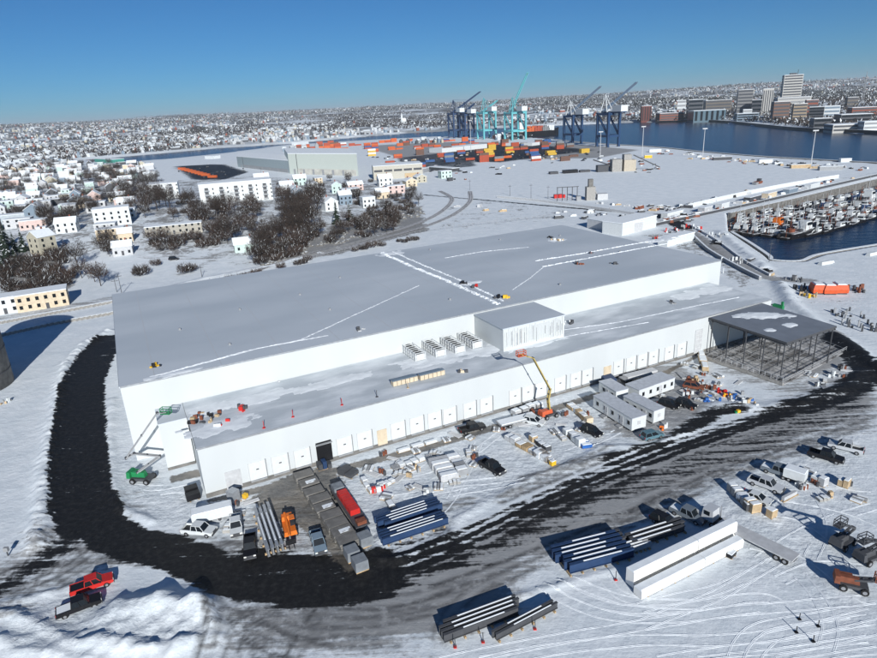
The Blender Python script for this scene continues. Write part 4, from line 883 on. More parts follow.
# ------------------------------------------------------------------ tyre tracks (pressed ruts with raised rims)
RUT = mat('pressed snow', (.77, .81, .84), .8, .06, 2); MUDT = mat('muddy rut', (.14, .14, .14), .8, .4, .6)
def smooth(P, n=6):
    P = [np.array(p, float) for p in P]; out = []
    for i in range(len(P)-1):
        p0 = P[max(i-1, 0)]; p1 = P[i]; p2 = P[i+1]; p3 = P[min(i+2, len(P)-1)]
        for k in range(n):
            t = k/n; out.append(.5*((2*p1)+(-p0+p2)*t+(2*p0-5*p1+4*p2-p3)*t*t+(-p0+3*p1-3*p2+p3)*t**3))
    out.append(P[-1]); return out
def tracks(name, label, L, gauge, wid, m, rim, seed, gap=0):
    r = random.Random(seed); V = []; Fc = []
    for Lp in L:
        P = smooth(poly_px(Lp), 8)
        # resample
        Q2 = [P[0]]
        for p in P[1:]:
            while np.linalg.norm(p-Q2[-1]) > .45: Q2.append(Q2[-1]+(p-Q2[-1])/np.linalg.norm(p-Q2[-1])*.45)
        if len(Q2) < 3: continue
        for side in ((-gauge/2, gauge/2) if gauge else (0,)):
            prof_ = [(-wid, 0), (-wid*.62, 1), (-wid*.4, .25), (wid*.4, .25), (wid*.62, 1), (wid, 0)] if rim else [(-wid/2, 1), (wid/2, 1)]
            base = None; ph_ = r.random()*9
            for i in range(len(Q2)-1):
                d = Q2[min(i+1, len(Q2)-1)]-Q2[max(i-1, 0)]; d = d/(np.linalg.norm(d)+1e-9); nrm = np.array([-d[1], d[0]])
                j = .03*sin(i*.25+ph_)+r.uniform(-.015, .015); hh = rim*(.55+.9*r.random()) if rim else 0
                if gap and vn(i, side*7+seed, 9, seed) < gap: base = None; continue
                row = []
                for o_, zf in prof_:
                    p = Q2[i]+nrm*(side+o_*(1 if rim else .6+.8*r.random())+j); row.append(len(V)); V.append((p[0], p[1], .02+zf*hh+(0 if rim else .012)))
                if base:
                    for k in range(len(row)-1): Fc.append((base[k], row[k], row[k+1], base[k+1]))
                base = row
    V = np.array(V); ix = np.clip(np.searchsorted(xs, V[:, 0]), 1, len(xs)-1); iy = np.clip(np.searchsorted(ys, V[:, 1]), 1, len(ys)-1)
    z = np.maximum(np.maximum(gz[iy, ix], gz[iy-1, ix]), np.maximum(gz[iy, ix-1], gz[iy-1, ix-1])); V[:, 2] += np.where(z < .5, z, 0)-.02*(1 if rim else 0)
    o = link(name, npmesh(name, V, np.array(Fc), [m])); tag(o, label, 'tyre tracks', None, 'stuff'); return o
tracks('snow_ruts', 'fan of raised tyre ruts across the clean snow at lower right', [
  [(440,662),(520,646),(600,632),(660,622),(720,612),(790,606),(877,598)],[(480,662),(560,648),(640,640),(720,640),(800,630),(877,612)],
  [(540,585),(570,602),(610,615),(660,618),(720,612),(760,606)],[(553,582),(590,600),(630,610),(680,608),(730,600),(768,598),(790,612)],[(570,580),(600,592),(640,602),(700,604)],[(603,577),(620,594),(650,603),(690,604)],
  [(640,608),(680,597),(720,588),(755,572),(785,556)],[(640,625),(690,606),(730,588),(765,566)],[(735,660),(742,642),(760,628),(800,620),(850,612)],[(752,660),(758,648),(776,634),(820,626),(877,618)],
  [(660,662),(720,652),(800,644),(877,628)],[(700,662),(760,656),(877,640)],[(780,662),(830,652),(877,648)],[(800,575),(820,600),(830,625),(825,650)]], 1.7, .15, RUT, .032, 5)
tracks('snow_ruts', 'raised tyre ruts looping between the parked machines at right', [[(760,560),(790,540),(830,520),(877,505)],[(745,500),(790,505),(840,515),(877,530)],[(765,520),(800,525),(840,560),(830,590)],[(800,470),(840,490),(877,495)],[(780,580),(820,565),(877,570)],[(750,545),(800,560),(850,600),(877,610)],[(790,470),(820,520),(810,560)]], 1.7, .14, RUT, .032, 6, .3)
tracks('snow_ruts', 'raised ruts on the white ground left of the warehouse', [[(150,500),(180,495),(230,505)],[(120,485),(160,488),(195,480)],[(370,500),(410,495),(450,485),(500,480)],[(380,480),(430,470),(470,455),(510,425)],[(420,500),(470,490),(530,480)],[(400,545),(450,500),(480,440)],[(360,475),(400,475),(440,450)],[(560,455),(600,440),(620,430)]], 1.6, .14, RUT, .03, 7, .35)

# ------------------------------------------------------------------ trees
def twig_crown(seed, n, rx, rz, z0, mats, wid=.055, up=.45):
    r = random.Random(seed); mb = MB(); n = int(n*2.2)
    for k in range(n):
        a = r.random()*2*pi; el = r.uniform(-.3, 1); rr = r.random()**.45
        c = Vector((cos(a)*rx*rr*math.sqrt(max(0, 1-el*el*.6)), sin(a)*rx*rr*math.sqrt(max(0, 1-el*el*.6)), z0+rz*(el+.3)*rr*.75+.2*rz))
        d = Vector((cos(a)*.6+r.uniform(-.5, .5), sin(a)*.6+r.uniform(-.5, .5), up+r.random())).normalized()*r.uniform(.5, 1.5)
        s = d.cross(Vector((r.uniform(-1, 1), r.uniform(-1, 1), r.uniform(-1, 1)))).normalized()*wid*r.uniform(.6, 1.6)
        mb.face([c-s, c+s, c+d], mats[0] if r.random() < .93 else mats[-1])
        if r.random() < .5: s2 = Vector((-d.y, d.x, d.z*.4)).normalized()*r.uniform(.5, 1.2); mb.face([c+d*.3-s*.5, c+d*.3+s*.5, c+d*.5+s2], mats[0])
    return mb
TREES = []
def tree_proto(seed, h, rx, n, mats, tr=True):
    r = random.Random(seed)
    t = thing('bare_tree' if tr else 'bare_bush', 'x', 'tree' if tr else 'bush', (0, 0, -500))
    mb = MB()
    if tr:
        mb.tube((0, 0, -.5), (0, 0, h*.45), .022*h, BARK, .012*h)
        for k in range(6):
            a = k*1.05+r.random(); mb.tube((0, 0, h*(.2+.05*k)), (cos(a)*rx*.6, sin(a)*rx*.6, h*(.5+.07*k)), .010*h, BARK, .004*h, 5, False)
    else:
        for k in range(5): a = k*1.25; mb.tube((0, 0, -.2), (cos(a)*rx*.5, sin(a)*rx*.5, h*.6), .05, BARK, .02, 4, False)
    mb.build('trunk' if tr else 'stem', t)
    twig_crown(seed, n, rx, h*.6 if tr else h*.75, h*.28 if tr else .1, mats).build('crown', t); return t
PT = [tree_proto(1, 11, 4.2, 520, [TWIG, SNOW]), tree_proto(2, 9, 3.6, 420, [TWIG2, SNOW]), tree_proto(3, 13, 4.6, 600, [TWIG]), tree_proto(4, 8, 3.4, 380, [TWIG, SNOW])]
PB = [tree_proto(11, 3, 2.4, 260, [TWIG2, SNOW], False), tree_proto(12, 2.2, 2.0, 200, [TWIG, SNOW], False), tree_proto(13, 3.6, 2.6, 300, [TWIG, SNOW], False)]
def conifer_proto(seed, h):
    r = random.Random(seed); t = thing('conifer', 'x', 'tree', (0, 0, -500))
    MB().tube((0, 0, -.3), (0, 0, h*.9), .02*h, BARK, .006*h).build('trunk', t); mb = MB()
    for k in range(260):
        z = r.random()**1.3*h*.92+.08*h; R_ = (1-z/h)*h*.24+.15; a = r.random()*2*pi
        c = Vector((0, 0, z+.1*R_)); e = Vector((cos(a)*R_*r.uniform(.7, 1.15), sin(a)*R_, z-R_*.35)); s = Vector((-sin(a), cos(a), 0))*R_*.28
        mb.face([c.lerp(e, .25)-s*.5, e-s*.8, e+s*.8, c.lerp(e, .25)+s*.5], NEEDLE if r.random() < .88 else SNOW)
    mb.build('crown', t); return t
PC = [conifer_proto(1, 11), conifer_proto(2, 8)]
PROTOS = PT+PB+PC
def plant(p, proto, label, group, sc=1.0): return dup(proto, (p[0], p[1], p[2]-.1), random.random()*6.3, label, group, sc*(1.25 if proto not in PB else 1.45))
GT = 'bare trees between the houses'; GB = 'bare bushes on the bank above the railway'
def scatter(region, n, protos, label, group, smin=.7, smax=1.2, mind=0):
    xs_ = [a for a, b in region]; ys_ = [b for a, b in region]; k = 0; tries = 0
    while k < n and tries < n*60:
        tries += 1; px = random.uniform(min(xs_), max(xs_)); py = random.uniform(min(ys_), max(ys_)); ins = False
        for i in range(len(region)):
            (x0, y0), (x1, y1) = region[i], region[(i+1) % len(region)]
            if (y0 > py) != (y1 > py) and px < (x1-x0)*(py-y0)/(y1-y0)+x0: ins = not ins
        if not ins: continue
        p = at(px, py)
        if any(hypot(p[0]-q[0], p[1]-q[1]) < q[2] for q in TAKEN): continue
        plant(p, random.choice(protos), label, group, random.uniform(smin, smax)); k += 1
TAKEN = []
# ------------------------------------------------------------------ houses
def win_bars(mb, xs_, zs_, y, w_, h_, m, ax=0, xx=0):
    for x in xs_:
        for z in zs_:
            if ax == 0: mb.box(x, y, z, w_, .08, h_, m)
            else: mb.box(xx, x, z, .08, w_, h_, m)
    return mb
def house_parts(t, L, Wd, H, wallm, kind, storeys, roofm=SNOW, nw=4, winlist=True, r=random):
    if kind == 'flat':
        MB().box(0, 0, -1, L, Wd, H+1, wallm).build('wall', t); MB().box(0, 0, H, L+.3, Wd+.3, .35, roofm).build('roof', t)
    else:
        rh = Wd*.32; mb = MB(); mb.box(0, 0, -1, L, Wd, H+1, wallm)
        for s in (-1, 1): mb.face([(s*L/2, -Wd/2*s, H), (s*L/2, Wd/2*s, H), (s*L/2, 0, H+rh)], wallm)
        mb.build('wall', t); mb = MB()
        for s in (-1, 1): mb.hexa([(-L/2-.4, s*(Wd/2+.4), H-.3), (L/2+.4, s*(Wd/2+.4), H-.3), (L/2+.4, 0, H+rh), (-L/2-.4, 0, H+rh), (-L/2-.4, s*(Wd/2+.4), H-.02), (L/2+.4, s*(Wd/2+.4), H-.02), (L/2+.4, 0, H+rh+.3), (-L/2-.4, 0, H+rh+.3)] if s < 0 else [(-L/2-.4, 0, H+rh), (L/2+.4, 0, H+rh), (L/2+.4, Wd/2+.4, H-.3), (-L/2-.4, Wd/2+.4, H-.3), (-L/2-.4, 0, H+rh+.3), (L/2+.4, 0, H+rh+.3), (L/2+.4, Wd/2+.4, H-.02), (-L/2-.4, Wd/2+.4, H-.02)], roofm)
        ro = mb.build('roof', t)
        MB().box(L*.2, Wd*.1, H+rh*.5, .7, .7, rh*.5+1.2, BRICK).build('chimney', ro)
    if winlist:
        zs_ = [1.0+2.8*k for k in range(storeys)]
        for k in range(nw):
            x = -L/2+L*(k+.5)/nw
            for z in zs_:
                if k == nw//2 and z == zs_[0]: q = MB().box(x, -Wd/2-.03, 0, 1.1, .1, 2.2, DGREY).build('door', t); continue
                q = MB().box(x, -Wd/2-.03, z, 1.1, .1, 1.4, GLASS).build('window', t)
        for k in range(2):
            for z in zs_: MB().box(-L/2-.03, (k-.5)*Wd*.5, z, .1, 1.0, 1.4, GLASS).build('window', t); MB().box(L/2+.03, (k-.5)*Wd*.5, z, .1, 1.0, 1.4, GLASS).build('window', t)
def house(label, px, py, L, Wd, H, deg, wallm, kind='gable', storeys=2, nw=4, name='house', cat='house', group=None, roofm=SNOW):
    p = at(px, py); t = thing(name, label, cat, p, RAD(deg), group); house_parts(t, L, Wd, H, wallm, kind, storeys, roofm, nw)
    TAKEN.append((p[0], p[1], max(L, Wd)*.62)); return t
house('white boxy house at the left border by the barrier rows', 3, 312, 12, 8, 6, 27, WHITE, 'flat', 2, 4)
house('cream row house with porches beside the white boxy one', 45, 306, 17, 9, 6.2, 27, CREAM, 'flat', 2, 6)
house('tall beige building with a blank gable wall and slate side, by the dark evergreens', 45, 253, 9, 9, 9, 62, BEIGE, 'gable', 3, 2)
house('pale pink low house left of the big white one', 35, 228, 14, 8, 5, 20, PINK, 'flat', 1, 5)
house('small white annex in front of the pale pink house', 43, 234, 5, 5, 4, 20, WHITE, 'flat', 1, 2)
house('slate blue gabled house on the left slope above the pink house', 38, 219, 14, 11, 7, 110, SLATE, 'gable', 2, 3)
house('long low pale house left of the slate blue gable', 15, 222, 20, 9, 5, 18, mat('pale slate siding', (.42, .47, .5), .7), 'flat', 1, 6)
house('big white three storey box building with a flat roof', 114, 224, 20, 12, 10, 24, WHITE, 'flat', 3, 5, 'apartment_building', 'apartment house')
house('cream house with dark porch below the big white box', 112, 238, 14, 8, 5.5, 20, CREAM, 'flat', 2, 4)
house('cream cottage right of the house with dark porch', 127, 241, 7, 7, 5, 20, CREAM, 'gable', 1, 3)
house('grey house with steep snowy roof up on the wooded bluff', 124, 254, 9, 7, 4.5, 20, LGREY, 'gable', 1, 3)
house('long grey and tan row house under the middle trees', 175, 233, 30, 8, 5, 18, mat('weathered siding', (.4, .38, .33), .8), 'flat', 2, 9)
house('mint trimmed house half hidden in trees at the green railing', 247, 250, 12, 8, 4, 20, MINT, 'gable', 1, 3)
house('white gabled house on the right side of the middle thicket', 330, 210, 11, 9, 6, 115, WHITE, 'gable', 2, 3)
house('slate grey house near the white cube house', 345, 204, 9, 8, 7, 20, SLATE, 'gable', 2, 3)
house('white cube house with dark balcony above the rocky bank', 368, 207, 9, 8, 7, 22, WHITE, 'flat', 2, 3)
house('pale mint gabled house beside the bushes over the railway', 337, 193, 8, 8, 7, 100, MINT, 'gable', 2, 2)
house('white low garage right of the apartment blocks', 287, 190, 12, 9, 5, 20, WHITE, 'gable', 1, 2)
house('cream low house in front of the snowy field houses', 382, 198, 10, 8, 5, 20, CREAM, 'gable', 1, 3)
# apartment blocks with balconies
def block(label, px, py, L, Wd, H, deg, n):
    p = at(px, py); t = thing('apartment_building', label, 'apartment house', p, RAD(deg), 'apartment blocks below the green warehouse'); MB().box(0, 0, -1, L, Wd, H+1, WHITE).build('wall', t); MB().box(0, 0, H, L+.4, Wd+.4, .5, SNOW).build('roof', t)
    for k in range(n):
        x = -L/2+L*(k+.5)/n
        for s in range(4):
            MB().box(x, -Wd/2-.02, .8+3*s, 2.6, .1, 1.8, DGREY).build('window', t)
            b = MB().box(x, -Wd/2-.8, .3+3*s, 3.6, 1.6, .2, LGREY).build('balcony', t)
            mb = MB()
            for q in range(9): mb.box(x-1.75+q*.44, -Wd/2-1.55, .5+3*s, .08, .08, 1.0, GREY)
            mb.box(x, -Wd/2-1.55, 1.5+3*s, 3.6, .1, .1, GREY); mb.build('railing', b)
            MB().box(x+L/n/2-.7, -Wd/2-.02, 1+3*s, .9, .1, 1.2, GLASS).build('window', t)
    TAKEN.append((p[0], p[1], L*.55)); return t
block('long white apartment block with stacked balconies and a snow roof', 237, 200, 52, 20, 14, 20, 5)
block('shorter white apartment block left of the long one', 166, 198, 22, 18, 12, 18, 2)
# pale green warehouse
def shed(name, label, px0, py0, px1, py1, H, depth_, wallm, cat='warehouse', roofm=SNOW, extra=None):
    a, b = at(px0, py0), at(px1, py1); L = np.linalg.norm((b-a)[:2]); rz = atan2(b[1]-a[1], b[0]-a[0])
    t = thing(name, label, cat, (a[0], a[1], a[2]), rz); MB().box(L/2, depth_/2, -2, L, depth_, H+2, wallm).build('wall', t); MB().box(L/2, depth_/2, H, L+.4, depth_+.4, .4, roofm).build('roof', t)
    TAKEN.append((*(a+b)[:2]/2, L*.6)); 
    if extra: extra(t, L, depth_, H)
    return t
def gw(t, L, D_, H):
    MB().box(-.03, D_*.4, 1.5, .1, D_*.7, 4.5, SLATE).build('loading_bays', t)
    for k in range(7): MB().box(L*(k+.6)/8, -.05, 0, 3, .1, 3.5, LGREY).build('door', t)
    MB().box(L*.13, -.06, 0, .35, .12, H, DGREY).build('downpipe', t); MB().box(L*.55, -.08, 0, L*.8, .16, 3.0, mat('weathered pale wall', (.55, .54, .48), .8, .2, .2)).build('plinth', t)
def polyhall(label, fp, H, wallm, plinth=None):
    P = [at(*q) for q in fp]; c = P[0]; t = thing('warehouse', label, 'warehouse', c, 0); L = [(p[0]-c[0], p[1]-c[1]) for p in P]
    MB().prism(L, -2, H, wallm).build('wall', t); MB().prism([(x*1.004, y*1.004) for x, y in L], H, H+.7, SNOW).build('roof', t); a, b = Vector((*L[0], 0)), Vector((*L[1], 0)); d = b-a; n_ = Vector((d.y, -d.x, 0)).normalized(); rz = atan2(d.y, d.x)
    m = a.lerp(b, .55)+n_*.1; MB().box(m.x, m.y, 0, d.length*.85, .3, H*.28, plinth or LGREY, rz).build('plinth', t)
    for k in range(6): m = a.lerp(b, (k+.6)/7)+n_*.3; MB().box(m.x, m.y, 0, 3.2, .3, H*.25, GREY, rz).build('door', t)
    m = a.lerp(b, .13)+n_*.15; MB().box(m.x, m.y, 0, .6, .3, H, DGREY, rz).build('downpipe', t); TAKEN.append((*(P[0]+P[1])[:2]/2, d.length*.6)); return t
Hg = mpp(at(324, 174))*20
polyhall('big pale green windowless warehouse in front of the container yard', [(290,174),(358.5,176),(350,168),(286,166)], Hg, mat('pale green hall cladding', (.52, .565, .515), .6, .05), mat('weathered pale wall', (.5, .49, .44), .8, .2, .2))
polyhall('lower shade toned grey wing on the left of the pale green warehouse', [(238,167),(290,173),(287,166),(240,162)], Hg*.62, mat('shaded wing', (.3, .36, .38), .7), GREY)  # blue-grey shade of this face put into its wall colour
def tw(t, L, D_, H):
    for k in range(5): MB().box(L*(k+.5)/5, -.05, H*.55, L/6, .1, H*.16, DGREY).build('window', t)
    MB().box(L*.2, -.06, 0, L*.32, .12, H*.4, TAN).build('door', t); MB().box(L*.78, -.06, 0, L*.3, .12, H*.35, TAN).build('door', t)
pa = at(374, 180); shed('workshop', 'grey and tan workshop right of the pale green warehouse', 374, 180, 423, 177, mpp(pa)*13, 30, mat('tan grey cladding', (.46, .44, .38), .7), 'workshop', extra=tw)
pa = at(588, 226); shed('storage_shed', 'long low white shed behind the back corner of the big warehouse', 587, 228, 622, 235, 5, 14, LGREY, 'shed')
pa = at(622, 235); shed('storage_shed', 'white end of the long low shed by the harbour road', 622, 236, 656, 227, 6, 12, WHITE, 'shed')
shed('site_container', 'long white container office right of the storage shed end', 667, 247, 694, 240, 3.5, 5, WHITE, 'container office')
# generic neighbourhood
HC = [(LGREY, 'light grey'), (LGREY, 'light grey'), (SLATE, 'slate blue'), (BEIGE, 'beige'), (PINK, 'pale pink'), (MINT, 'mint green'), (CREAM, 'cream'), (DGREY, 'dark grey'), (WHITE, 'white'), (WHITE, 'white')]
HP = {}
def nbh(px, py, deg):
    p = at(px, py)
    if wsd(np.array([p[0]]), np.array([p[1]]))[0] < 12 or any(hypot(p[0]-q[0], p[1]-q[1]) < q[2]+6 for q in TAKEN): return
    ci = random.randrange(len(HC)); kind = random.choice(['gable', 'gable', 'flat']); m_, cn = HC[ci]; dd = depth(p); nearby = dd < 620
    lab = f'{cn} {"gabled" if kind == "gable" else "flat roofed"} house under snow ' + ('on the near left slope' if nearby else 'in the district beyond the near slope')
    key = (cn, kind, nearby)
    if key not in HP:
        t = thing('house', lab, 'house', p, 0, f'{cn} {"gabled" if kind == "gable" else "flat"} houses '+('near' if nearby else 'far')); house_parts(t, 11, 8.5, 5.6, m_, kind, 2, SNOW, 3, nearby); HP[key] = t; t.rotation_euler.z = RAD(deg)
    else: dup(HP[key], p, RAD(deg), lab, sc=(random.uniform(.8, 1.35), random.uniform(.85, 1.2), random.uniform(.85, 1.25)))
    TAKEN.append((p[0], p[1], 7))
HOUSE_N = 0
for dd in np.concatenate([np.arange(300, 640, 21), np.arange(640, 1300, 30)]):
    for th in np.arange(-.72, -.12, 17/dd):
        if random.random() < .42: continue
        Xh, Yh = dd*sin(th)+random.uniform(-4, 4), dd*cos(th)+random.uniform(-4, 4)
        z = float(T(np.array([Xh]), np.array([Yh]))[0]); v = np.array([Xh, Yh, z-CAMH]); k_ = v@cf; px = 438.5+FPX*(v@cr)/k_; py = 329-FPX*(v@cu)/k_
        if px < -15 or px > 215 or py > 236 or py < 163: continue
        if px > 70 and py < 166 + 0: continue
        if 78 < px < 120 and abs(px-(80+(py-165)*.75)) < 7: continue
        if px > 128 and py > 180 or (px > 150): continue
        nbh(px, py, 22+random.choice([0, 90])+random.uniform(-6, 6))
for px, py in [(262,183),(300,185),(318,183),(296,196),(312,190),(355,190),(385,186),(410,186),(395,193),(150,178),(140,172),(205,170),(232,170),(300,200),(350,196),(420,182),(445,178)]: nbh(px, py, 20+random.choice([0, 90]))
# trees and bushes in view, group by group
scatter([(0,245),(25,245),(28,268),(0,275)], 16, PC, 'dark evergreen in the clump left of the blank beige gable', 'evergreens at the left border', .7, 1.1)
scatter([(0,268),(60,255),(75,275),(60,292),(0,300)], 56, PB, 'snow dusted brush on the slope behind the cream row house', 'brush behind the cream row house', .8, 1.2)
for px, py, s, l in [(78,268,1.0,'round bare tree above the cream row house'),(82,278,.8,'small bare tree just below the round one'),(101,286,.9,'broad snow dusted tree left of the big warehouse roof corner'),(95,282,.8,'bare tree at the left edge of the broad snow dusted one')]: plant(at(px, py), PT[0 if s == 1 else 1], l, None, s)
scatter([(92,243),(108,243),(112,258),(98,256)], 6, PT, 'bare tree on the street corner below the big white box', 'trees at the street corner', .6, .8)
scatter([(95,175),(150,172),(160,185),(120,195),(100,186)], 40, PT, 'bare tree in the park grove beside the dark street', 'grove beside the dark street', .7, 1.05)
scatter([(122,196),(160,188),(160,212),(130,225)], 24, PT, 'bare tree between the white box and the shorter apartment block', 'trees behind the white box', .7, 1.1)
scatter([(165,205),(255,202),(262,222),(165,222)], 44, PT[1:]+PB, 'bare tree below the long apartment block', 'trees below the apartment block', .6, 1.0)
scatter([(145,238),(215,230),(225,246),(150,252)], 42, PB+[PT[1]], 'brush and small tree along the road under the row house', 'brush under the row house', .6, 1.0)
scatter([(215,205),(262,210),(255,245),(222,245)], 30, PT, 'bare tree left of the dark middle thicket', 'trees left of the thicket', .6, 1.0)
scatter([(282,198),(320,200),(322,228),(285,232)], 34, PT, 'dark bare tree in the middle thicket', 'dark middle thicket', .8, 1.2)
scatter([(262,232),(330,228),(300,256),(250,268)], 34, PT, 'bare tree on the bank above the railway curve', 'trees on the bank', .6, .95); scatter([(262,232),(330,228),(300,256),(250,268)], 40, PB, 'brown bush on the bank above the railway curve', GB, .7, 1.1)
scatter([(320,225),(420,205),(395,232),(330,245)], 18, PT, 'dark bare tree among snowy rocks beside the railway', 'trees among the rocks', .5, .8); scatter([(320,225),(420,205),(395,232),(330,245)], 44, PB, 'dark bush among snowy rocks beside the railway', 'bushes among the rocks', .6, .95)
scatter([(350,198),(420,196),(412,212),(370,222)], 38, PB+[PT[3]], 'bare thicket tree right of the white cube house', 'thicket right of the cube house', .6, 1.0)
for px, py, s, l in [(311,196,1.0,'tall lone evergreen at the thicket top'),(337,224,1.05,'pointed evergreen right of the thicket'),(350,221,.9,'rounded evergreen next to the pointed one'),(140,170,1.1,'lone evergreen in front of the river')]: plant(at(px, py), PC[0], l, None, s)
scatter([(110,268),(210,258),(210,270),(120,285)], 5, PB, 'single bush on the snow field behind the warehouse', 'bushes on the snow field', .7, 1)
scatter([(180,300),(215,285),(370,248),(420,236),(420,240),(300,262)], 28, PB[:2], 'low bush along the fence behind the tall warehouse', 'low bushes behind the warehouse', .5, .8)
scatter([(0,225),(70,190),(120,200),(60,235)], 48, PT, 'bare tree in the gardens of the left slope', 'garden trees on the left slope', .6, .9)
scatter([(0,160),(120,163),(120,185),(0,200)], 95, PT, 'bare tree between the far left houses', 'trees of the far left district', .7, 1.0)
scatter([(265,178),(360,180),(420,184),(420,192),(280,192)], 22, PB+[PT[3]], 'bare tree by the lots in front of the green warehouse', 'trees at the green warehouse lots', .5, .9)
# rocks of the bank
r0 = None
for i in range(150):
    px = random.uniform(262, 425); py = 262-(px-262)*.33+random.uniform(-6, 8)-abs(px-350)*.02; p = at(px, py)
    if r0 is None:
        mb = MB(); mb.box(0, 0, -.3, 2.2, 1.6, 1.3, CONCD, .3, .6, .5); mb.box(.8, .4, -.2, 1.3, 1.2, .9, CONCD, .9, .6, .6); mb.box(0, 0, 1.0, 1.2, .7, .12, SNOW, .3, .8, .8); r0 = mb.build('bank_rock', loc=p, rz=1); tag(r0, 'dark rock with a snow cap on the bank beside the railway', 'rock', 'rocks beside the railway')
    else: dup(r0, p, random.random()*6, sc=random.uniform(.5, 1.1))
# railway and service tracks behind the warehouse
def strip_mesh(L, w, z, m, off=0):
    P = smooth(poly_px(L), 10); V = []; Fc = []
    for i in range(len(P)):
        d = P[min(i+1, len(P)-1)]-P[max(i-1, 0)]; d = d/(np.linalg.norm(d)+1e-9); n_ = np.array([-d[1], d[0]])
        for s in (-1, 1): q = P[i]+n_*(off+s*w/2); V.append((q[0], q[1], z))
    h_ = T(np.array([v[0] for v in V]), np.array([v[1] for v in V])); V = [(a, b, c+max(0, float(k))) for (a, b, c), k in zip(V, h_)]
    return V, [(2*i, 2*i+1, 2*i+3, 2*i+2) for i in range(len(P)-1)]
for L, lab in [([(215,285),(290,261),(360,243),(410,228),(440,214),(452,200),(440,192)], 'railway line curving round the back of the warehouse'), ([(300,262),(380,241),(425,228),(455,215),(470,202),(470,192)], 'second railway line on the outside of the curve')]:
    t = thing('railway_line', lab, 'railway')
    for off in (-.75, .75):
        V, Fc = strip_mesh(L, .3, .35, RUST, off); mb = MB(); mb.v = V; mb.f = Fc; mb.m = [0]*len(Fc); mb.mats = [DGREY]; mb.build('rail', t)
    V, Fc = strip_mesh(L, 3.4, .28, GREY); mb = MB(); mb.v = V; mb.f = Fc; mb.m = [0]*len(Fc); mb.mats = [mat('snowy ballast', (.55, .55, .56), .9, c2=(.2, .19, .18), lo=.5, hi=.68, sc=.8)]; mb.build('ballast', t)
def wallstrip(name, label, L, th, z0, z1, m, cat='wall', z=0, mt=None):
    P = smooth(poly_px(L, z), 6); mb = MB()
    for i in range(len(P)-1):
        a, b = P[i], P[i+1]; d = b-a; l = np.linalg.norm(d); c = (a+b)/2
        if l > .01: mb.box(c[0], c[1], z0, l+.02, th, z1-z0, m, atan2(d[1], d[0])); mb.box(c[0], c[1], z1, l+.02, th*.8, .12, mt or SNOW, atan2(d[1], d[0]))
    return tag(mb.build(name), label, cat)
def fence(name, label, L, h, m):
    t = thing(name, label, 'fence'); P = smooth(poly_px(L), 5); mb = MB(); mp_ = MB()
    for i in range(len(P)-1):
        a, b = P[i], P[i+1]; n_ = max(1, int(np.linalg.norm(b-a)/3))
        for k in range(n_): q = a+(b-a)*k/n_; mp_.box(q[0], q[1], 0, .12, .12, h, m)
        for z in (h*.4, h*.95): mb.bar((*a, z), (*b, z), .07, m)
    mb.build('rail', t); mp_.build('post', t)
fence('chain_fence', 'long low fence running behind the tall warehouse', [(120,300),(220,280),(300,262),(380,245),(430,232),(555,217)], 1.8, GREY)
wallstrip('quay_wall', 'dark quay wall with snow cap along the fishing pier', [(729,221),(760,213.5),(800,204),(840,194),(877,185),(930,174)], 2.2, -9, .7, CONCD, 'quay wall', WZ)
wallstrip('quay_wall', 'low rough shore wall at the near side of the fishing basin', [(731,240),(750,252),(768,265),(772,269.5),(799,270.5),(819,263.5),(877,253.5),(950,242)], 2.0, -9, .1, CONCD, 'quay wall', WZ)
wallstrip('quay_wall', 'far snow capped quay edge along the open harbour', [(555,142),(580,145),(620,148),(657,150.5),(702,155.5),(757,160.5),(817,164.5),(850,166.5),(877,168)], 3, -9, .8, CONCD, 'quay wall', WZ)
wallstrip('barrier_wall', 'long straight white barrier along the snowy terminal field', [(688,208),(740,196),(790,186),(838,178)], 1.0, 0, 2.4, WHITE)
wallstrip('barrier_wall', 'dark parapet between the pier road and its shed row', [(655,226),(700,216),(760,203),(820,189),(877,176),(900,171)], .8, 0, 1.5, DGREY)
wallstrip('barrier_wall', 'snow topped parapet on the harbour side of the curving road', [(690,226),(715,240),(745,262),(770,276)], .8, 0, .7, LGREY)
wallstrip('retaining_wall', 'dark retaining wall below the curving harbour road', [(692,236),(702,246),(712,254),(740,270),(760,280)], 1.0, 0, 1.3, GREY)
wallstrip('barrier_wall', 'white barrier line in front of the wide snowy field', [(497,198),(540,202),(600,210),(640,216)], .6, 0, 1.6, LGREY)
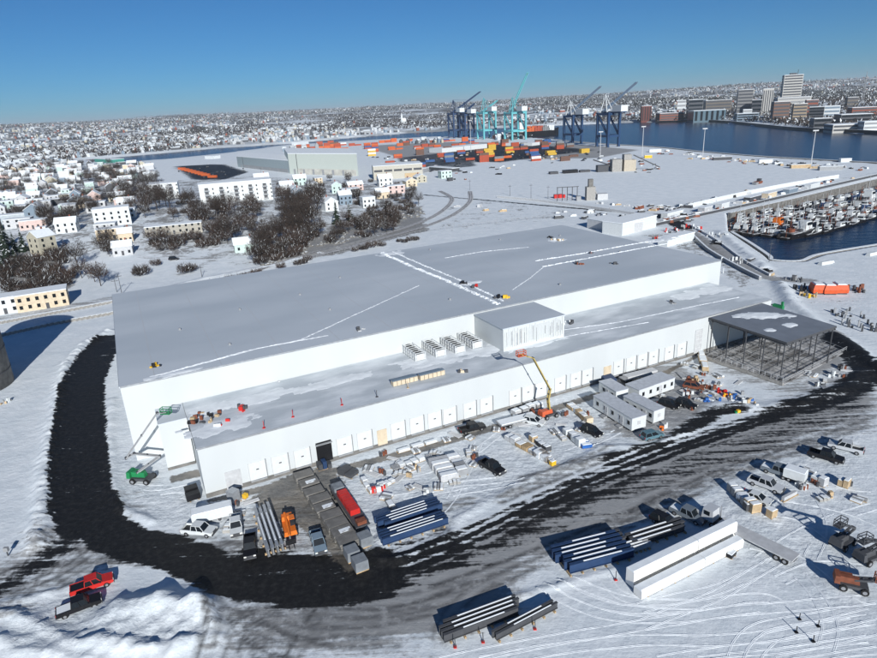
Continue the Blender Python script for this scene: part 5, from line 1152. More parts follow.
# orange tanks
for i, (px, py) in enumerate([(817,292.5),(828,293),(839,292.5)]):
    p = flat(px, py); t = thing('storage_tank', ['leftmost', 'middle', 'rightmost'][i]+' of three orange red tanks with snowy tops by the harbour shore', 'tank', p, RAD(78), 'orange tanks by the shore')
    mb = MB(); mb.box(0, 0, .4, 4.6, 3.9, 1.2, mat('orange red tank', (.62, .1, .03), .5), 0, 1.04, 1.06); mb.box(0, 0, 1.6, 4.8, 4.1, 1.5, MATS['orange red tank'], 0, .88, .8); mb.build('shell', t); MB().box(0, 0, 3.1, 3.9, 3.0, .3, SNOW, 0, .8, .8).build('snow_cap', t); MB().box(0, 0, 0, 4.2, 3.4, .4, DGREY).build('cradle', t)
for i, (px, py, ms, s, lab) in enumerate([(803,290,[DGREY,BLACK],2.6,'black machinery heap left of the orange tanks'),(809,297,[DGREY,TAN,YELLOW],2.2,'dark excavator parts below the orange tanks'),(795,281,[DGREY,GREY],2.5,'grey scrap along the road above the tanks'),(858,291,[RUST,DGREY],2.8,'rusty frame pieces right of the orange tanks'),(845,315,[DGREY,GREY],4,'scattered dark blocks on the shore slope'),(862,328,[DGREY,GREY],4,'scattered blocks further down the shore slope'),(690,228,[RED,GREY,WHITE],5,'crates at the junction of the harbour road'),(672,232,[DGREY,RED,WHITE],5,'red and dark gear behind the warehouse back corner'),(720,236,[GREY,WHITE],5,'white boxes beside the harbour road'),(655,240,[RED,RUST],2,'red box pile at the back edge of the warehouse'),(735,262,[WHITE,GREY],5,'white blocks between warehouse and harbour road'),(712,272,[WHITE,GREY],5,'pale stacked blocks at the warehouse right end')]):
    clutter('rubbish_heap', lab, 'material heap', tuple(at(px, py)), 300+i, 16, s, ms, 2.0)
# silo-like plant in the field, posts and light masts
def mast(px, py, top, label, m=LGREY, head=True, r=.25):
    p = at(px, py); h = mpp(p)*(py-top); t = thing('light_mast' if head else 'utility_pole', label, 'mast' if head else 'utility pole', p, 0)
    MB().tube((0, 0, 0), (0, 0, h), r, m, r*.6).build('pole', t)
    if head: MB().box(0, 0, h-.6, 5, .8, 1.1, m).build('lamp_head', t)
    else: MB().box(0, 0, h-1.2, 2.6, .15, .18, m, .4).build('crossarm', t)
for px, py, tp, lab in [(811,164,132,'tall light mast on the pier end at right'),(702.5,158,130,'tall light mast at the quay edge of the snowy field'),(642,156,128,'light mast right of the blue cranes'),(600,158,133,'light mast left of the right blue crane'),(471,152,122,'thin light mast in front of the far cranes')]: mast(px, py, tp, lab, LGREY, True, .45)
for px, py, tp, lab in [(117,292,278,'short leaning utility pole by the roof corner'),(122,294,273,'taller utility pole by the roof corner'),(202,277,265,'utility pole on the snow field behind the roof'),(510,196,185,'left thin pole at the field edge'),(531,199,184,'middle thin pole at the field edge'),(548,199,186,'right thin pole at the field edge'),(769,262,241,'green basin pole at the fishing harbour shore'),(470,190,180,'pole at the left end of the field fence'),(180,225,210,'utility pole above the row house'),(262,180,168,'utility pole left of the pale green warehouse')]: mast(px, py, tp, lab, DGREY, False, .14)
p = at(590, 200); t = thing('batch_plant', 'small grey industrial plant standing alone in the snowy field', 'plant', p); q = mpp(p)
MB().box(0, 0, 0, 6, 5, 9, CONC).box(0, 0, 9, 3, 3, 5, CONCD).build('tower', t); MB().box(8, 0, 0, 7, 5, 4, LGREY).box(-8, 0, 0, 3, 3, 3, GREY).build('hut', t); MB().tube((5, 0, 3), (0, 0, 12), .6, GREY).build('chute', t)
mb = MB()
for k in range(5): mb.tube((-22+k*3.4, 2, 0), (-22+k*3.4, 2, 9), .25, DGREY)
mb.box(-15, 2, 9, 15, .4, .4, DGREY); mb.build('gantry', t)
p = at(622, 171); t = thing('crushing_plant', 'tan and dark crushing plant with conveyors in front of the blue cranes', 'plant', p); q = mpp(p)
MB().box(-6, 0, 0, 9, 9, 11, CONC).box(6, 0, 0, 11, 9, 10, mat('tan concrete', (.45, .4, .32), .8)).box(4, 0, 10, 7, 7, 5, CONC).build('tower', t); MB().box(-18, 3, 0, 10, 8, 6, DGREY).build('hut', t)
MB().bar((10, 0, 14), (34, -4, 2), 1.0, DGREY).bar((-12, 0, 6), (-26, 6, 11), 1.0, DGREY).build('conveyor', t)
tag(MB().box(0, 0, 0, 14, 5, 3, BLACK).box(14, -1, 0, 10, 4, 2, DGREY).box(-16, 1, 0, 8, 5, 2.2, DGREY).build('coal_heap', loc=at(570, 173), rz=.15), 'long dark heap on the snowy field left of the crushing plant', 'material heap')
tag(MB().box(0, 0, 0, 6, 2.5, 2.6, RED).box(4, 0, 0, 2, 2.4, 2.2, RED).build('red_container', loc=at(558, 198), rz=.1), 'small red container at the edge of the snowy field', 'container')
tag(MB().box(0, 0, .4, 7, 3, 1.6, RUST).box(1, 0, 2, 2.5, 2.4, 1.8, DGREY).box(-4, 0, .5, 3, 3.4, 1.2, GREY).build('bulldozer', loc=at(758, 184), rz=.6), 'lone rusty bulldozer working on the snowy field', 'bulldozer')
tag(MB().box(0, 0, 0, 5, 3, 3, DGREY).box(3, 2, 0, 3, 2, 2, WHITE).build('field_truck', loc=at(450, 181), rz=.6), 'dark truck at the left end of the snowy field', 'truck')
# sheds along the pier
for i, (px, py, L_, m_, lab) in enumerate([(672,217,16,WHITE,'long white shed at the pier root'),(705,212,9,LGREY,'grey box shed near the pier root'),(722,208,9,WHITE,'white box shed before the dark pier sheds'),(752,201,14,DGREY,'dark red brown shed in the pier row'),(769,197,12,CREAM,'cream shed in the pier row'),(790,193,13,SLATE,'slate shed in the pier row'),(812,188,15,WHITE,'white shed toward the pier end'),(845,162,9,WHITE,'small white hut at the quay corner'),(765,163,12,WHITE,'white low shed on the harbour quay'),(722,160,18,DGREY,'dark stacks along the harbour quay'),(800,168,16,TAN,'tan pipe stacks on the quay'),(830,170,18,GREY,'grey stacks on the quay end'),(655,152,14,WHITE,'white shed at the left quay end'),(648,158,8,YELLOW,'yellow machine at the left quay end')]):
    p = at(px, py); t = thing('pier_shed', lab, 'shed', p, RAD(38 if py > 180 else -8)); MB().box(0, 0, 0, L_, 4, 3, m_).build('wall', t); MB().box(0, 0, 3, L_+.3, 4.3, .25, SNOW).build('roof', t)
BOATDECK = mat('slushy deck', (.6, .62, .64), .8, c2=(.09, .085, .08), lo=.44, hi=.58, sc=.45)
# ------------------------------------------------------------------ fishing boats
def boat(label, p, deg, hullm, s=1.0, cabm=WHITE, grp='fishing boats moored in the basin'):
    t = thing('fishing_boat', label, 'boat', (p[0], p[1], WZ), RAD(deg), grp); t.scale = (s, s, s)
    mb = MB(); st = [(-6, 1.5, 1.3), (-3, 2.0, 1.3), (1, 2.1, 1.5), (4, 1.5, 2.0), (6.5, .1, 2.6)]
    for (x0, w0, h0), (x1, w1, h1) in zip(st[:-1], st[1:]):
        mb.hexa([(x0, -w0*.7, -.6), (x1, -w1*.7, -.6), (x1, w1*.7, -.6), (x0, w0*.7, -.6), (x0, -w0, h0), (x1, -w1, h1), (x1, w1, h1), (x0, w0, h0)], hullm)
    mb.build('hull', t); MB().box(-2.4, 0, 1.32, 6.4, 3.2, .12, BOATDECK).box(2.6, 0, 1.7, 2.6, 2.4, .12, SNOW).build('deck_snow', t); MB().box(-3.5, .5, 1.4, 1.6, 1.4, .8, random.choice([DGREY, BLACK, RUST])).build('gear_box', t); MB().box(-1.6, -.6, 1.4, 1.2, 1.1, .6, DGREY).build('winch', t)
    c = MB().box(1.4, 0, 1.4, 2.8, 2.4, 2.2, cabm, 0, .85, .85).build('cabin', t); MB().box(2.9, 0, 2.7, .12, 2.0, .8, GLASS).box(1.5, 1.25, 2.7, 1.8, .08, .7, GLASS).box(1.5, -1.25, 2.7, 1.8, .08, .7, GLASS).build('windows', c)
    MB().tube((.2, 0, 3.8), (.2, 0, 8.0), .07, LGREY).tube((-4.5, 0, 1.3), (-4.5, 0, 5.5), .07, RUST).bar((-4.5, 0, 5.3), (.2, 0, 6.5), .05, DGREY).build('mast', t); return t
BP = {}
PIER_L = [(729,221),(800,205),(877,187),(930,176)]; NEAR_L = [(731,232),(793,239.5),(821,236),(877,219),(930,206)]
def ylin(L, x):
    for (a, b), (c, d) in zip(L[:-1], L[1:]):
        if x <= c: return b+(d-b)*(x-a)/(c-a)
    return L[-1][1]
for i in range(100):
    row = i % 5; px = 737+(i//5)/19.*150+random.uniform(-2.5, 2.5); f_ = .12+row*.205; py = ylin(PIER_L, px)*(1-f_)+ylin(NEAR_L, px)*f_
    m_, nm = random.choice([(BLACK, 'black'), (NAVY, 'navy'), (WHITE, 'white'), (BLACK, 'black'), (DGREY, 'dark grey'), (RUST, 'red brown') if i % 9 == 0 else (BLACK, 'black')]) if row < 4 else (BLACK, 'black'); p = flat(px, py, WZ)
    lab = f'{nm} hulled fishing boat with snowy deck in the crowded moorings'
    if nm not in BP: BP[nm] = boat(lab, p, random.choice([38, 40, 218])+random.uniform(-8, 8), m_, 1.1, grp=f'{nm} hulled boats in the moorings')
    else: dup(BP[nm], (p[0], p[1], WZ), RAD(random.choice([30, 35, 214, 33])+random.uniform(-9, 9)), sc=(random.uniform(.9, 1.5), random.uniform(.9, 1.3), random.uniform(.7, 1.15)))
boat('long dark trawler moored outermost at the near edge of the moorings', flat(800,236,WZ), 30, BLACK, 2.0, WHITE, None)
boat('orange decked work boat at the landward end of the moorings', flat(775,229,WZ), 35, BLACK, 1.6, ORANGE, None)
boat('white research like vessel with tall masts at the seaward end', flat(866,203,WZ), 35, WHITE, 2.0, WHITE, None)
for i, (a, b) in enumerate([((735,229),(770,233)),((790,222),(835,214)),((820,213),(870,198))]):
    pa, pb = flat(*a, WZ), flat(*b, WZ); L = np.linalg.norm(pb-pa); tag(MB().box(0, 0, -.5, L, 4, 1.4, CONCD).box(0, 0, .9, L-.2, 3.6, .15, SNOW).build('floating_dock', loc=((pa+pb)/2)[:2].tolist()+[WZ], rz=atan2(pb[1]-pa[1], pb[0]-pa[0])), ['snowy floating dock at the landward end of the moorings', 'snowy floating dock in the middle of the moorings', 'snowy floating dock at the seaward end of the moorings'][i], 'dock')
for px, py, d_, lab in [(825,262,20,'overturned white dinghy on the basin shore'),(872,253,25,'white boat on the shore at the right border')]:
    tag(MB().box(0, 0, 0, 6, 2.2, 1.1, WHITE, 0, .8, .5).box(3.6, 0, .1, 2.0, 1.2, .8, WHITE, 0, .5, .4).build('shore_boat', loc=at(px, py+2), rz=RAD(d_)), lab, 'boat')
# ------------------------------------------------------------------ container port
CM = [(mat('orange container', (.52, .115, .035), .6), 'orange'), (mat('rust container', (.36, .07, .035), .6), 'rust red'), (mat('blue container', (.04, .1, .25), .6), 'blue'), (WHITE, 'white'), (mat('brown container', (.14, .08, .06), .6), 'brown'), (mat('grey container', (.2, .21, .22), .6), 'grey'), (mat('mustard container', (.55, .36, .05), .6), 'mustard yellow')]
CPR = {}; NCONT = 0; XC = {}
def container(p, z, deg, ci):
    global NCONT
    NCONT += 1; m_, nm = CM[ci]
    if NCONT > 300:
        XC.setdefault(ci, []).append((p[0], p[1], p[2]+z, RAD(deg))); return
    lab = f'{nm} shipping container stacked in the port yard'
    if ci not in CPR:
        mb = MB(); mb.box(0, 0, 0, 12.2, 2.44, 2.6, m_)
        for k in range(14):
            for s in (-1, 1): mb.box(-5.6+k*.86, s*1.24, .25, .4, .06, 2.1, m_)
        for s in (-1, 1): mb.box(s*6.08, -.6, .2, .1, .06, 2.2, DGREY).box(s*6.08, .6, .2, .1, .06, 2.2, DGREY)
        mb.box(0, 0, 2.6, 11.9, 2.3, .06, m_ if ci != 3 else SNOW); CPR[ci] = tag(mb.build('shipping_container', loc=(p[0], p[1], p[2]+z), rz=RAD(deg)), lab, 'container', f'{nm} containers in the port yard')
    else: dup(CPR[ci], (p[0], p[1], p[2]+z), RAD(deg))
def cstack(px, py, n, rows, wts, deg, along=True, prob=.85):
    p0 = at(px, py); a = RAD(deg)
    for i in range(max(1, int(n*.62))):
        for j in range(rows):
            ht = random.choice([1, 2, 2, 3, 4]) if px > 230 else 1
            if random.random() > prob: continue
            x = p0[0]+cos(a)*i*13-sin(a)*j*3.0; y = p0[1]+sin(a)*i*13+cos(a)*j*3.0
            if wsd(np.array([x]), np.array([y]))[0] < 8: continue
            for k in range(ht): container((x, y, p0[2]), k*2.62, deg+random.uniform(-1, 1), random.choice(wts))
o_, r_, b_, w_, br, g_, mu = range(7)
cstack(300,150.5,10,2,[o_,r_,r_,o_,br],20); cstack(312,147.5,10,1,[o_,r_,w_],20); cstack(338,150,4,2,[o_,o_,r_],20)
cstack(368,149,4,2,[b_,r_,o_,g_],20); cstack(392,150,4,2,[o_,r_,o_],20); cstack(418,149,3,2,[o_,r_,w_,o_],20); cstack(440,142,5,2,[o_,r_,o_,b_],20); cstack(382,143,5,1,[o_,r_,o_],20)
cstack(442,157,2,2,[r_,r_,o_,mu],20); cstack(470,160,2,1,[r_,br,b_],20); cstack(490,157,3,3,[mu,mu,o_,r_],20); cstack(492,150,3,2,[mu,o_],20); cstack(508,158,2,2,[r_,o_,br],20)
cstack(516,150,4,2,[br,b_,br,r_],20); cstack(530,155,3,2,[r_,br,b_],20); cstack(552,155,3,3,[mu,mu,mu,o_],20); cstack(585,153,2,2,[mu,mu],20); cstack(456,167,3,1,[br,b_,g_],20); cstack(390,163,3,1,[r_,r_],20,prob=.9)
for px, py, n, rw, w8 in [(448,152,3,2,[o_,r_,br]),(462,154,3,2,[r_,o_,b_]),(476,148,3,2,[o_,r_]),(505,146,3,2,[r_,br,o_]),(484,162,3,1,[br,r_]),(500,164,2,1,[r_,g_]),(518,160,3,1,[br,o_,b_]),(536,161,2,1,[r_,w_]),(545,149,3,2,[br,r_,b_]),(565,161,2,1,[br,g_]),(420,155,3,2,[o_,r_,br]),(398,158,2,1,[o_,r_]),(430,162,3,1,[g_,b_,br]),(352,146,4,2,[o_,r_]),(330,143.5,6,1,[r_,o_,br]),(410,141.5,4,1,[o_,r_]),(375,152,2,2,[r_,o_])]: cstack(px,py,n,rw,w8,20,prob=.8)
cstack(525,146,5,2,[br,b_,g_,r_],20); cstack(372,156,3,1,[mu,w_],20)
[cstack(182+k*3.4,169.5+k*.9,1,1,[o_],-22) for k in range(10)]; cstack(410,168,4,1,[r_,b_,br],20,prob=.7)
for px, py, n, rw, w8 in [(450,162,3,2,[br,g_,b_,r_]),(438,150,4,2,[br,o_,r_]),(500,161,3,2,[br,r_,g_,o_]),(520,164,2,1,[br,g_]),(475,166,2,1,[br,r_]),(535,158,3,2,[br,r_,b_]),(510,153,3,2,[o_,mu,br]),(560,149,3,2,[br,r_,g_]),(575,157,2,2,[br,mu]),(480,153,3,2,[r_,o_,br]),(455,147,4,1,[o_,r_,br]),(425,147,4,2,[o_,r_,br,b_]),(400,146,4,2,[o_,r_,br]),(345,149,3,2,[o_,r_]),(320,147,5,1,[r_,o_]),(465,143,4,1,[o_,r_,b_]),(495,145,3,1,[br,r_]),(540,145,4,1,[br,b_,r_]),(570,147,3,1,[br,g_])]: cstack(px,py,n,rw,w8,20,prob=.85)
if XC:
    mb = MB()
    for ci, L in XC.items():
        for x, y, z, a in L: mb.box(x, y, z, 12.2, 2.44, 2.6, CM[ci][0], a)
    tag(mb.build('distant_containers'), 'further rows of stacked containers filling the port yard', 'containers', None, 'stuff')
# terminal buildings
for px0, py0, px1, py1, hp, dp, m_, lab in [(442,153,488,148,4,30,WHITE,'broad white canopy roof in the container yard'),(500,146,532,146,2.5,25,WHITE,'flat white shed under the turquoise cranes'),(405,173,424,173,4,12,GREY,'small grey shed right of the workshop'),(428,170,452,172,3,10,DGREY,'dark low shed at the yard edge'),(205,159,214,159,2.5,14,WHITE,'white dome like hall by the river'),(95,162,113,163,3,20,mat('green roof hall', (.05, .25, .2), .6),'green low hall at the bridge over the river'),(100,150,124,147,3.5,40,LGREY,'grey mall hall beyond the river'),(128,148,146,145,3.5,40,GREY,'dark mall hall beyond the river'),(60,158,90,157,3,25,WHITE,'wide white hall in the far left district')]:
    pa = at(px0, py0); shed('terminal_shed', lab, px0, py0, px1, py1, mpp(pa)*hp, dp, m_, 'hall')
# parked cars of the port lot
cp = None; kk = 0
for i in range(64):
    px, py = random.choice([(random.uniform(178, 244), random.uniform(166, 178)), (random.uniform(372, 470), random.uniform(155, 172)), (random.uniform(470, 600), random.uniform(152, 162))]); p = at(px, py)
    if wsd(p[:1], p[1:2])[0] < 8: continue
    if cp is None:
        cp = thing('lot_car', 'small dark car on the wet port lots', 'car', p, .4, 'cars on the port lots'); MB().box(0, 0, .3, 4.4, 1.8, .7, DGREY).build('body', cp); MB().box(-.2, 0, 1.0, 2.3, 1.6, .55, GLASS, 0, .8, .85).build('windows', cp)
    else: dup(cp, p, random.choice([.4, 2, 1.9]))
# ship-to-shore cranes
def crane(label, px, py, H_px, m, boom_px, bm2=None, am=None, mh=WHITE, wdt=26, deg=20, gauge=30, up=True):
    p = at(px, py); k = mpp(p); H = H_px*k; t = thing('gantry_crane', label, 'harbour crane', p, RAD(deg)); s = 3.0
    for x in (-wdt/2, wdt/2):
        for y in (0, gauge):
            MB().bar((x, y, 0), (x, y, H), s, m).build('leg', t); MB().box(x, y, 0, 4.5, 2, 1.6, DGREY).build('bogie', t)
    mb = MB()
    for y in (0, gauge):
        for z in (H*.32, H*.95): mb.bar((-wdt/2, y, z), (wdt/2, y, z), s, m)
    for x in (-wdt/2, wdt/2):
        for z in (H*.32, H*.95): mb.bar((x, 0, z), (x, gauge, z), s, m)
        mb.bar((x, 0, H*.32), (x, gauge, H*.95), s*.7, m)
    mb.build('portal_frame', t)
    mb = MB()
    for x in (-3.5, 3.5): mb.bar((x, -22, H), (x, gauge+2, H), 1.3, m)
    for j in range(9): y = -22+j*(gauge+24)/8; mb.bar((-3.5, y, H), (3.5, y, H), .8, m)
    mb.build('girder', t)
    MB().box(0, -12, H+.8, 11, 20, 8, mh).build('machinery_house', t)
    mb = MB(); ap = H*1.5; m0 = m; m = am or m
    for x in (-5, 5): mb.bar((x, gauge, H), (0, gauge-4, ap), .9, m); mb.bar((x, gauge-16, H), (0, gauge-4, ap), .8, m)
    mb.bar((0, gauge-4, ap), (0, -20, H+1), .45, m); mb.build('a_frame', t); m = bm2 or m0
    bt = boom_px; d = ray(*bt); tt = (p[1]+gauge*cos(RAD(deg))+20)/d[1]; tip = np.array([0, 0, CAMH])+d*tt; q = tip-p; c_, s_ = cos(RAD(deg)), sin(RAD(deg)); tip = Vector((q[0]*c_+q[1]*s_, -q[0]*s_+q[1]*c_, q[2]))
    base = Vector((0, gauge+2, H)); mb = MB(); dr = (tip-base)
    for x in (-1.8, 1.8):
        o2 = Vector((x, 0, 0)); mb.bar(base+o2, tip+o2*.7, 1.5, m); o3 = Vector((x, -2.2, 1.4)); mb.bar(base+o3, tip+o3*.8, 1.0, m)
        for j in range(12): a_ = base+dr*(j/12); b2 = base+dr*((j+1)/12); mb.bar(a_+o2, b2+o3*.9, .7, m)
    for j in range(13): a_ = base+dr*(j/12); mb.bar(a_+Vector((-1.8, 0, 0)), a_+Vector((1.8, 0, 0)), .5, m)
    mb.build('boom', t); MB().bar(base+dr*.93, tip, 2.6, DGREY).build('boom_tip', t)
    mb = MB(); mb.bar((0, gauge-4, ap), tuple(base+dr*.6), .35, m); mb.build('stay', t)
    MB().box(0, -4, H-4.5, 3.5, 4, 3, mh).build('cabin', t); return t
crane('turquoise harbour crane on the left of the pair with its boom folded', 490, 139, 26, TEAL, (497,101), wdt=26)
crane('turquoise harbour crane on the right of the pair with its boom raised high', 519, 140, 27, TEAL, (527.5,73), wdt=28)
crane('navy harbour crane farthest left behind the container yard', 459, 138, 24, NAVY, (480,92), wdt=22)
crane('navy harbour crane between the farthest one and the turquoise pair', 470, 138, 23, NAVY, (474,104), wdt=20)
crane('blue harbour crane left of the crushing plant with raised boom', 577, 143.5, 27, mat('blue crane steel', (.02, .055, .13), .5), (600,87), mat('dull boom steel', (.09, .13, .19), .5), WHITE, wdt=16, gauge=26)
crane('blue harbour crane right of its twin with a taller raised boom', 613, 147, 33, mat('blue crane steel', (.02, .055, .13), .5), (636,83), mat('dull boom steel', (.09, .13, .19), .5), WHITE, wdt=18, gauge=26)
# ship behind the cranes
p = flat(540, 137, WZ); k = mpp(p); t = thing('container_ship', 'dark hulled container ship berthed behind the turquoise cranes', 'ship', (p[0], p[1]+32, WZ), RAD(18))
mb = MB(); st = [(-60, 9, 12), (-40, 13, 11), (20, 13, 11), (36, 10, 13), (50, .5, 16)]
for (x0, w0, h0), (x1, w1, h1) in zip(st[:-1], st[1:]): mb.hexa([(x0, -w0*.8, -2), (x1, -w1*.8, -2), (x1, w1*.8, -2), (x0, w0*.8, -2), (x0, -w0, h0), (x1, -w1, h1), (x1, w1, h1), (x0, w0, h0)], BLACK)
mb.build('hull', t); MB().box(-42, 0, 11, 9, 20, 20, WHITE).box(-42, 0, 31, 7, 24, 3, GLASS).build('bridge', t)
for m_, x0, x1 in [(CM[1][0], -12, 2), (CM[5][0], 4, 20), (CM[3][0], 21, 30), (CM[0][0], -32, -14)]:
    mb = MB()
    for x in np.arange(x0, x1, 6.4):
        for y in range(-4, 5): mb.box(x+3, y*2.6, 11, 6, 2.44, random.choice([5.2, 7.8, 10.4]), m_)
    mb.build('deck_cargo', t)
# ------------------------------------------------------------------ downtown across the water
def tower(label, x0, x1, yb, yt, dep, m, deg=-25, floors=6, band=GLASS, vert=False, roofm=SNOW, cat='office building', name='office_building', top=None):
    p = at((x0+x1)/2, yb); k = mpp(p); Wd = (x1-x0)*k*.8; H = (yb-yt)*k; D_ = dep if dep else Wd*.8
    t = thing(name, label, cat, p, RAD(deg)); MB().box(0, D_/2, -8, Wd, D_, H+8, m).build('wall', t); MB().box(0, D_/2, H, Wd*1.01, D_*1.01, .8, roofm).build('roof', t)
    for j in range(floors):
        z = H*(j+.35)/floors; h_ = H/floors*.5
        if vert:
            x = -Wd/2+Wd*(j+.5)/floors; MB().box(x, -.15, H*.06, Wd/floors*.45, .3, H*.88, band).build('window_strip', t); MB().box(-Wd/2-.15, D_*(j+.5)/floors, H*.06, .3, D_/floors*.45, H*.88, band).build('window_strip', t)
        else:
            MB().box(0, -.15, z, Wd*.94, .3, h_, band).build('window_strip', t); MB().box(-Wd/2-.15, D_/2, z, .3, D_*.94, h_, band).build('window_strip', t); MB().box(Wd/2+.15, D_/2, z, .3, D_*.94, h_, band).build('window_strip', t)
    if top: MB().box(0, D_/2, H, Wd*.35, D_*.35, H*.07, DGREY).tube((Wd*.25, D_/2, H), (Wd*.25, D_/2, H*1.18), .7, DGREY).build('roof_plant', t)
    return t
MID = mat('mid grey facade', (.22, .22, .22), .7); DK = mat('dark facade', (.07, .075, .085), .5); TB = mat('tan brick', (.34, .27, .19), .8); PALE = mat('pale facade', (.5, .49, .46), .7)
tower('tall grey office tower rising highest above downtown', 780, 801, 104, 77, 0, PALE, -20, 11, DK, top=1)
tower('white podium hall at the foot of the tallest tower', 775, 812, 107, 98, 0, PALE, -20, 3, GREY)
tower('mid grey slab block left of the tallest tower', 735, 752, 116, 91.5, 0, MID, -20, 8, DK)
tower('pale striped tower just left of the tallest one', 760, 772, 114, 90.5, 0, PALE, -25, 5, DK, True)
tower('brown brick block below the tallest tower by the water', 771, 789, 122, 103, 0, mat('brown brick', (.2, .12, .09), .8), -15, 6, DK)
tower('olive tan block right of the brown brick one', 791, 806, 123, 105, 0, TB, -20, 6, DK)
tower('red brick block behind the olive tan one', 804, 817, 116, 101, 0, BRICK, -20, 4, DK)
tower('dark glass block right of the olive tan one', 807, 823, 122, 108, 0, DK, -30, 5, GLASS)
tower('white blue office block at the waterfront right of the dark glass block', 822, 839, 121, 107, 0, WHITE, -25, 4, SLATE)
tower('long dark waterfront hall under the white blue block', 812, 832, 128, 119, 0, DK, -12, 2, GLASS)
tower('dark block between striped tower and slab', 750, 761, 116, 101, 0, DK, -25, 4, GLASS)
tower('dark flat hotel with glass front at the left of downtown', 686, 703, 120, 101, 0, DK, -12, 5, GLASS)
tower('glass fronted waterfront hall', 690, 728, 121, 111, 0, mat('blue glass wall', (.1, .16, .2), .3), -8, 6, GLASS, True)
tower('brown hotel slab behind the glass fronted hall', 703, 733, 113, 101, 0, mat('brown slab', (.16, .14, .12), .7), -15, 4, DK)
tower('dark red brick hall left of the glass fronted hall', 657, 686, 120.5, 113.5, 0, BRICK, -6, 3, DK)
tower('pair like dark red brick silo building standing at the water', 640, 652, 121.5, 107, 0, mat('dark red brick', (.16, .055, .045), .8), -8, 4, BLACK, True)
tower('white block on the hill left of downtown', 676, 686, 112, 101, 0, WHITE, -20, 3, GREY)
tower('blue grey hall at the quay between hall and tower', 735, 760, 121, 114, 0, SLATE, -15, 3, GLASS)
tower('white marquee building on the quay', 742, 752, 117, 110, 0, WHITE, -20, 2, GREY)
tower('dark waterfront row at the right border', 838, 872, 126, 115, 0, DK, -15, 3, GLASS)
tower('red brown block at the right border', 850, 877, 117, 108, 0, BRICK, -18, 3, DK)
tower('pale long hall on the right waterfront', 830, 868, 132, 125, 0, PALE, -12, 2, DK)
tower('white hall at the far right waterfront', 862, 890, 130, 122, 0, WHITE, -14, 2, GREY)
tower('brown church like hall on the right hill', 846, 858, 108, 98, 0, mat('brown slab', (.16, .14, .12), .7), -18, 3, DK)
p = at(862, 104); k = mpp(p); t = thing('radio_tower', 'thin lattice radio tower on the right hill', 'radio tower', p); mb = MB(); h = 30*k
for a in range(3): mb.bar((cos(a*2.1)*k*1.6, sin(a*2.1)*k*1.6, 0), (0, 0, h), k*.18, GREY)
for j in range(9):
    z = h*j/9; q = k*1.6*(1-j/9)
    for a in range(3): mb.bar((cos(a*2.1)*q, sin(a*2.1)*q, z), (cos((a+1)*2.1)*q*.9, sin((a+1)*2.1)*q*.9, z+h/9), k*.1, GREY)
mb.build('lattice', t); MB().box(0, 0, h*.8, k*2.2, k*2.2, k*.5, GREY).build('platform', t)
p = at(404, 124); k = mpp(p); t = thing('church', 'white church with pointed steeple on the far hillside', 'church', p, .3); MB().box(0, 0, 0, 8*k*.5, 4*k, 4*k, WHITE).build('wall', t); MB().box(0, 0, 4*k, 4*k, 4*k, 1.5*k, SNOW, 0, 1, .1).build('roof', t); MB().box(-2*k, 0, 0, 1.6*k, 1.6*k, 7*k, WHITE).box(-2*k, 0, 7*k, 1.6*k, 1.6*k, 4*k, WHITE, 0, .05, .05).build('steeple', t)
# working gear lined up along the quays and roads
GP = {}
def gear(px, py, kind):
    p = at(px, py)
    if wsd(p[:1], p[1:2])[0] < 2.5: return
    m_, nm = [(DGREY, 'dark'), (LGREY, 'grey'), (WHITE, 'white'), (RUST, 'rusty'), (TAN, 'tan'), (BLACK, 'black')][kind]
    if kind not in GP:
        t = thing('gear_pile', f'{nm} pile of working gear on the harbour grounds', 'gear pile', p, 0, f'{nm} gear piles on the harbour grounds'); MB().box(0, 0, 0, 4.5, 2.2, 1.5, m_, .1, .9, .8).build('crate', t); MB().box(2.6, 1.6, 0, 1.6, 1.8, 1.0, m_, .6, .8, .8).build('bundle', t); MB().box(-.3, .1, 1.5, 3.2, 1.5, .18, SNOW, .1).build('snow_cover', t); GP[kind] = t
    else: dup(GP[kind], p, random.random()*3.1, sc=random.uniform(.5, 1.2))
for L, n, sp in [([(657,152),(702,157),(757,163),(817,167),(870,170)],70,2.2),([(640,212),(690,207),(740,195),(835,176)],34,1.5),([(660,222),(720,209),(800,190),(870,172)],46,2.0),([(560,210),(640,222),(690,222)],20,3),([(600,205),(640,208),(680,212)],22,2.5),([(700,232),(740,256),(775,277),(805,283)],9,2),([(600,160),(640,166),(660,168)],24,4),([(420,170),(470,176),(520,166)],18,4),([(735,222),(800,207),(870,190)],26,.9),([(430,205),(500,212),(600,222)],8,5),([(440,157),(500,152),(560,158)],40,7),([(380,160),(440,165)],16,5),([(600,168),(640,170)],14,3)]:
    for i in range(n):
        f_ = random.random()*(len(L)-1); k_ = min(int(f_), len(L)-2); u_ = f_-k_; gear(L[k_][0]*(1-u_)+L[k_+1][0]*u_, L[k_][1]*(1-u_)+L[k_+1][1]*u_+random.gauss(0, sp*.6), random.randrange(6))
wallstrip('quay_wall', 'dark timber wharf edge below the downtown shore', [(657,122.9),(698,122),(725,123),(762,126.9),(797,130.4),(877,134.4),(940,138)], 3, -9, 1.2, BLACK, 'quay wall', WZ)
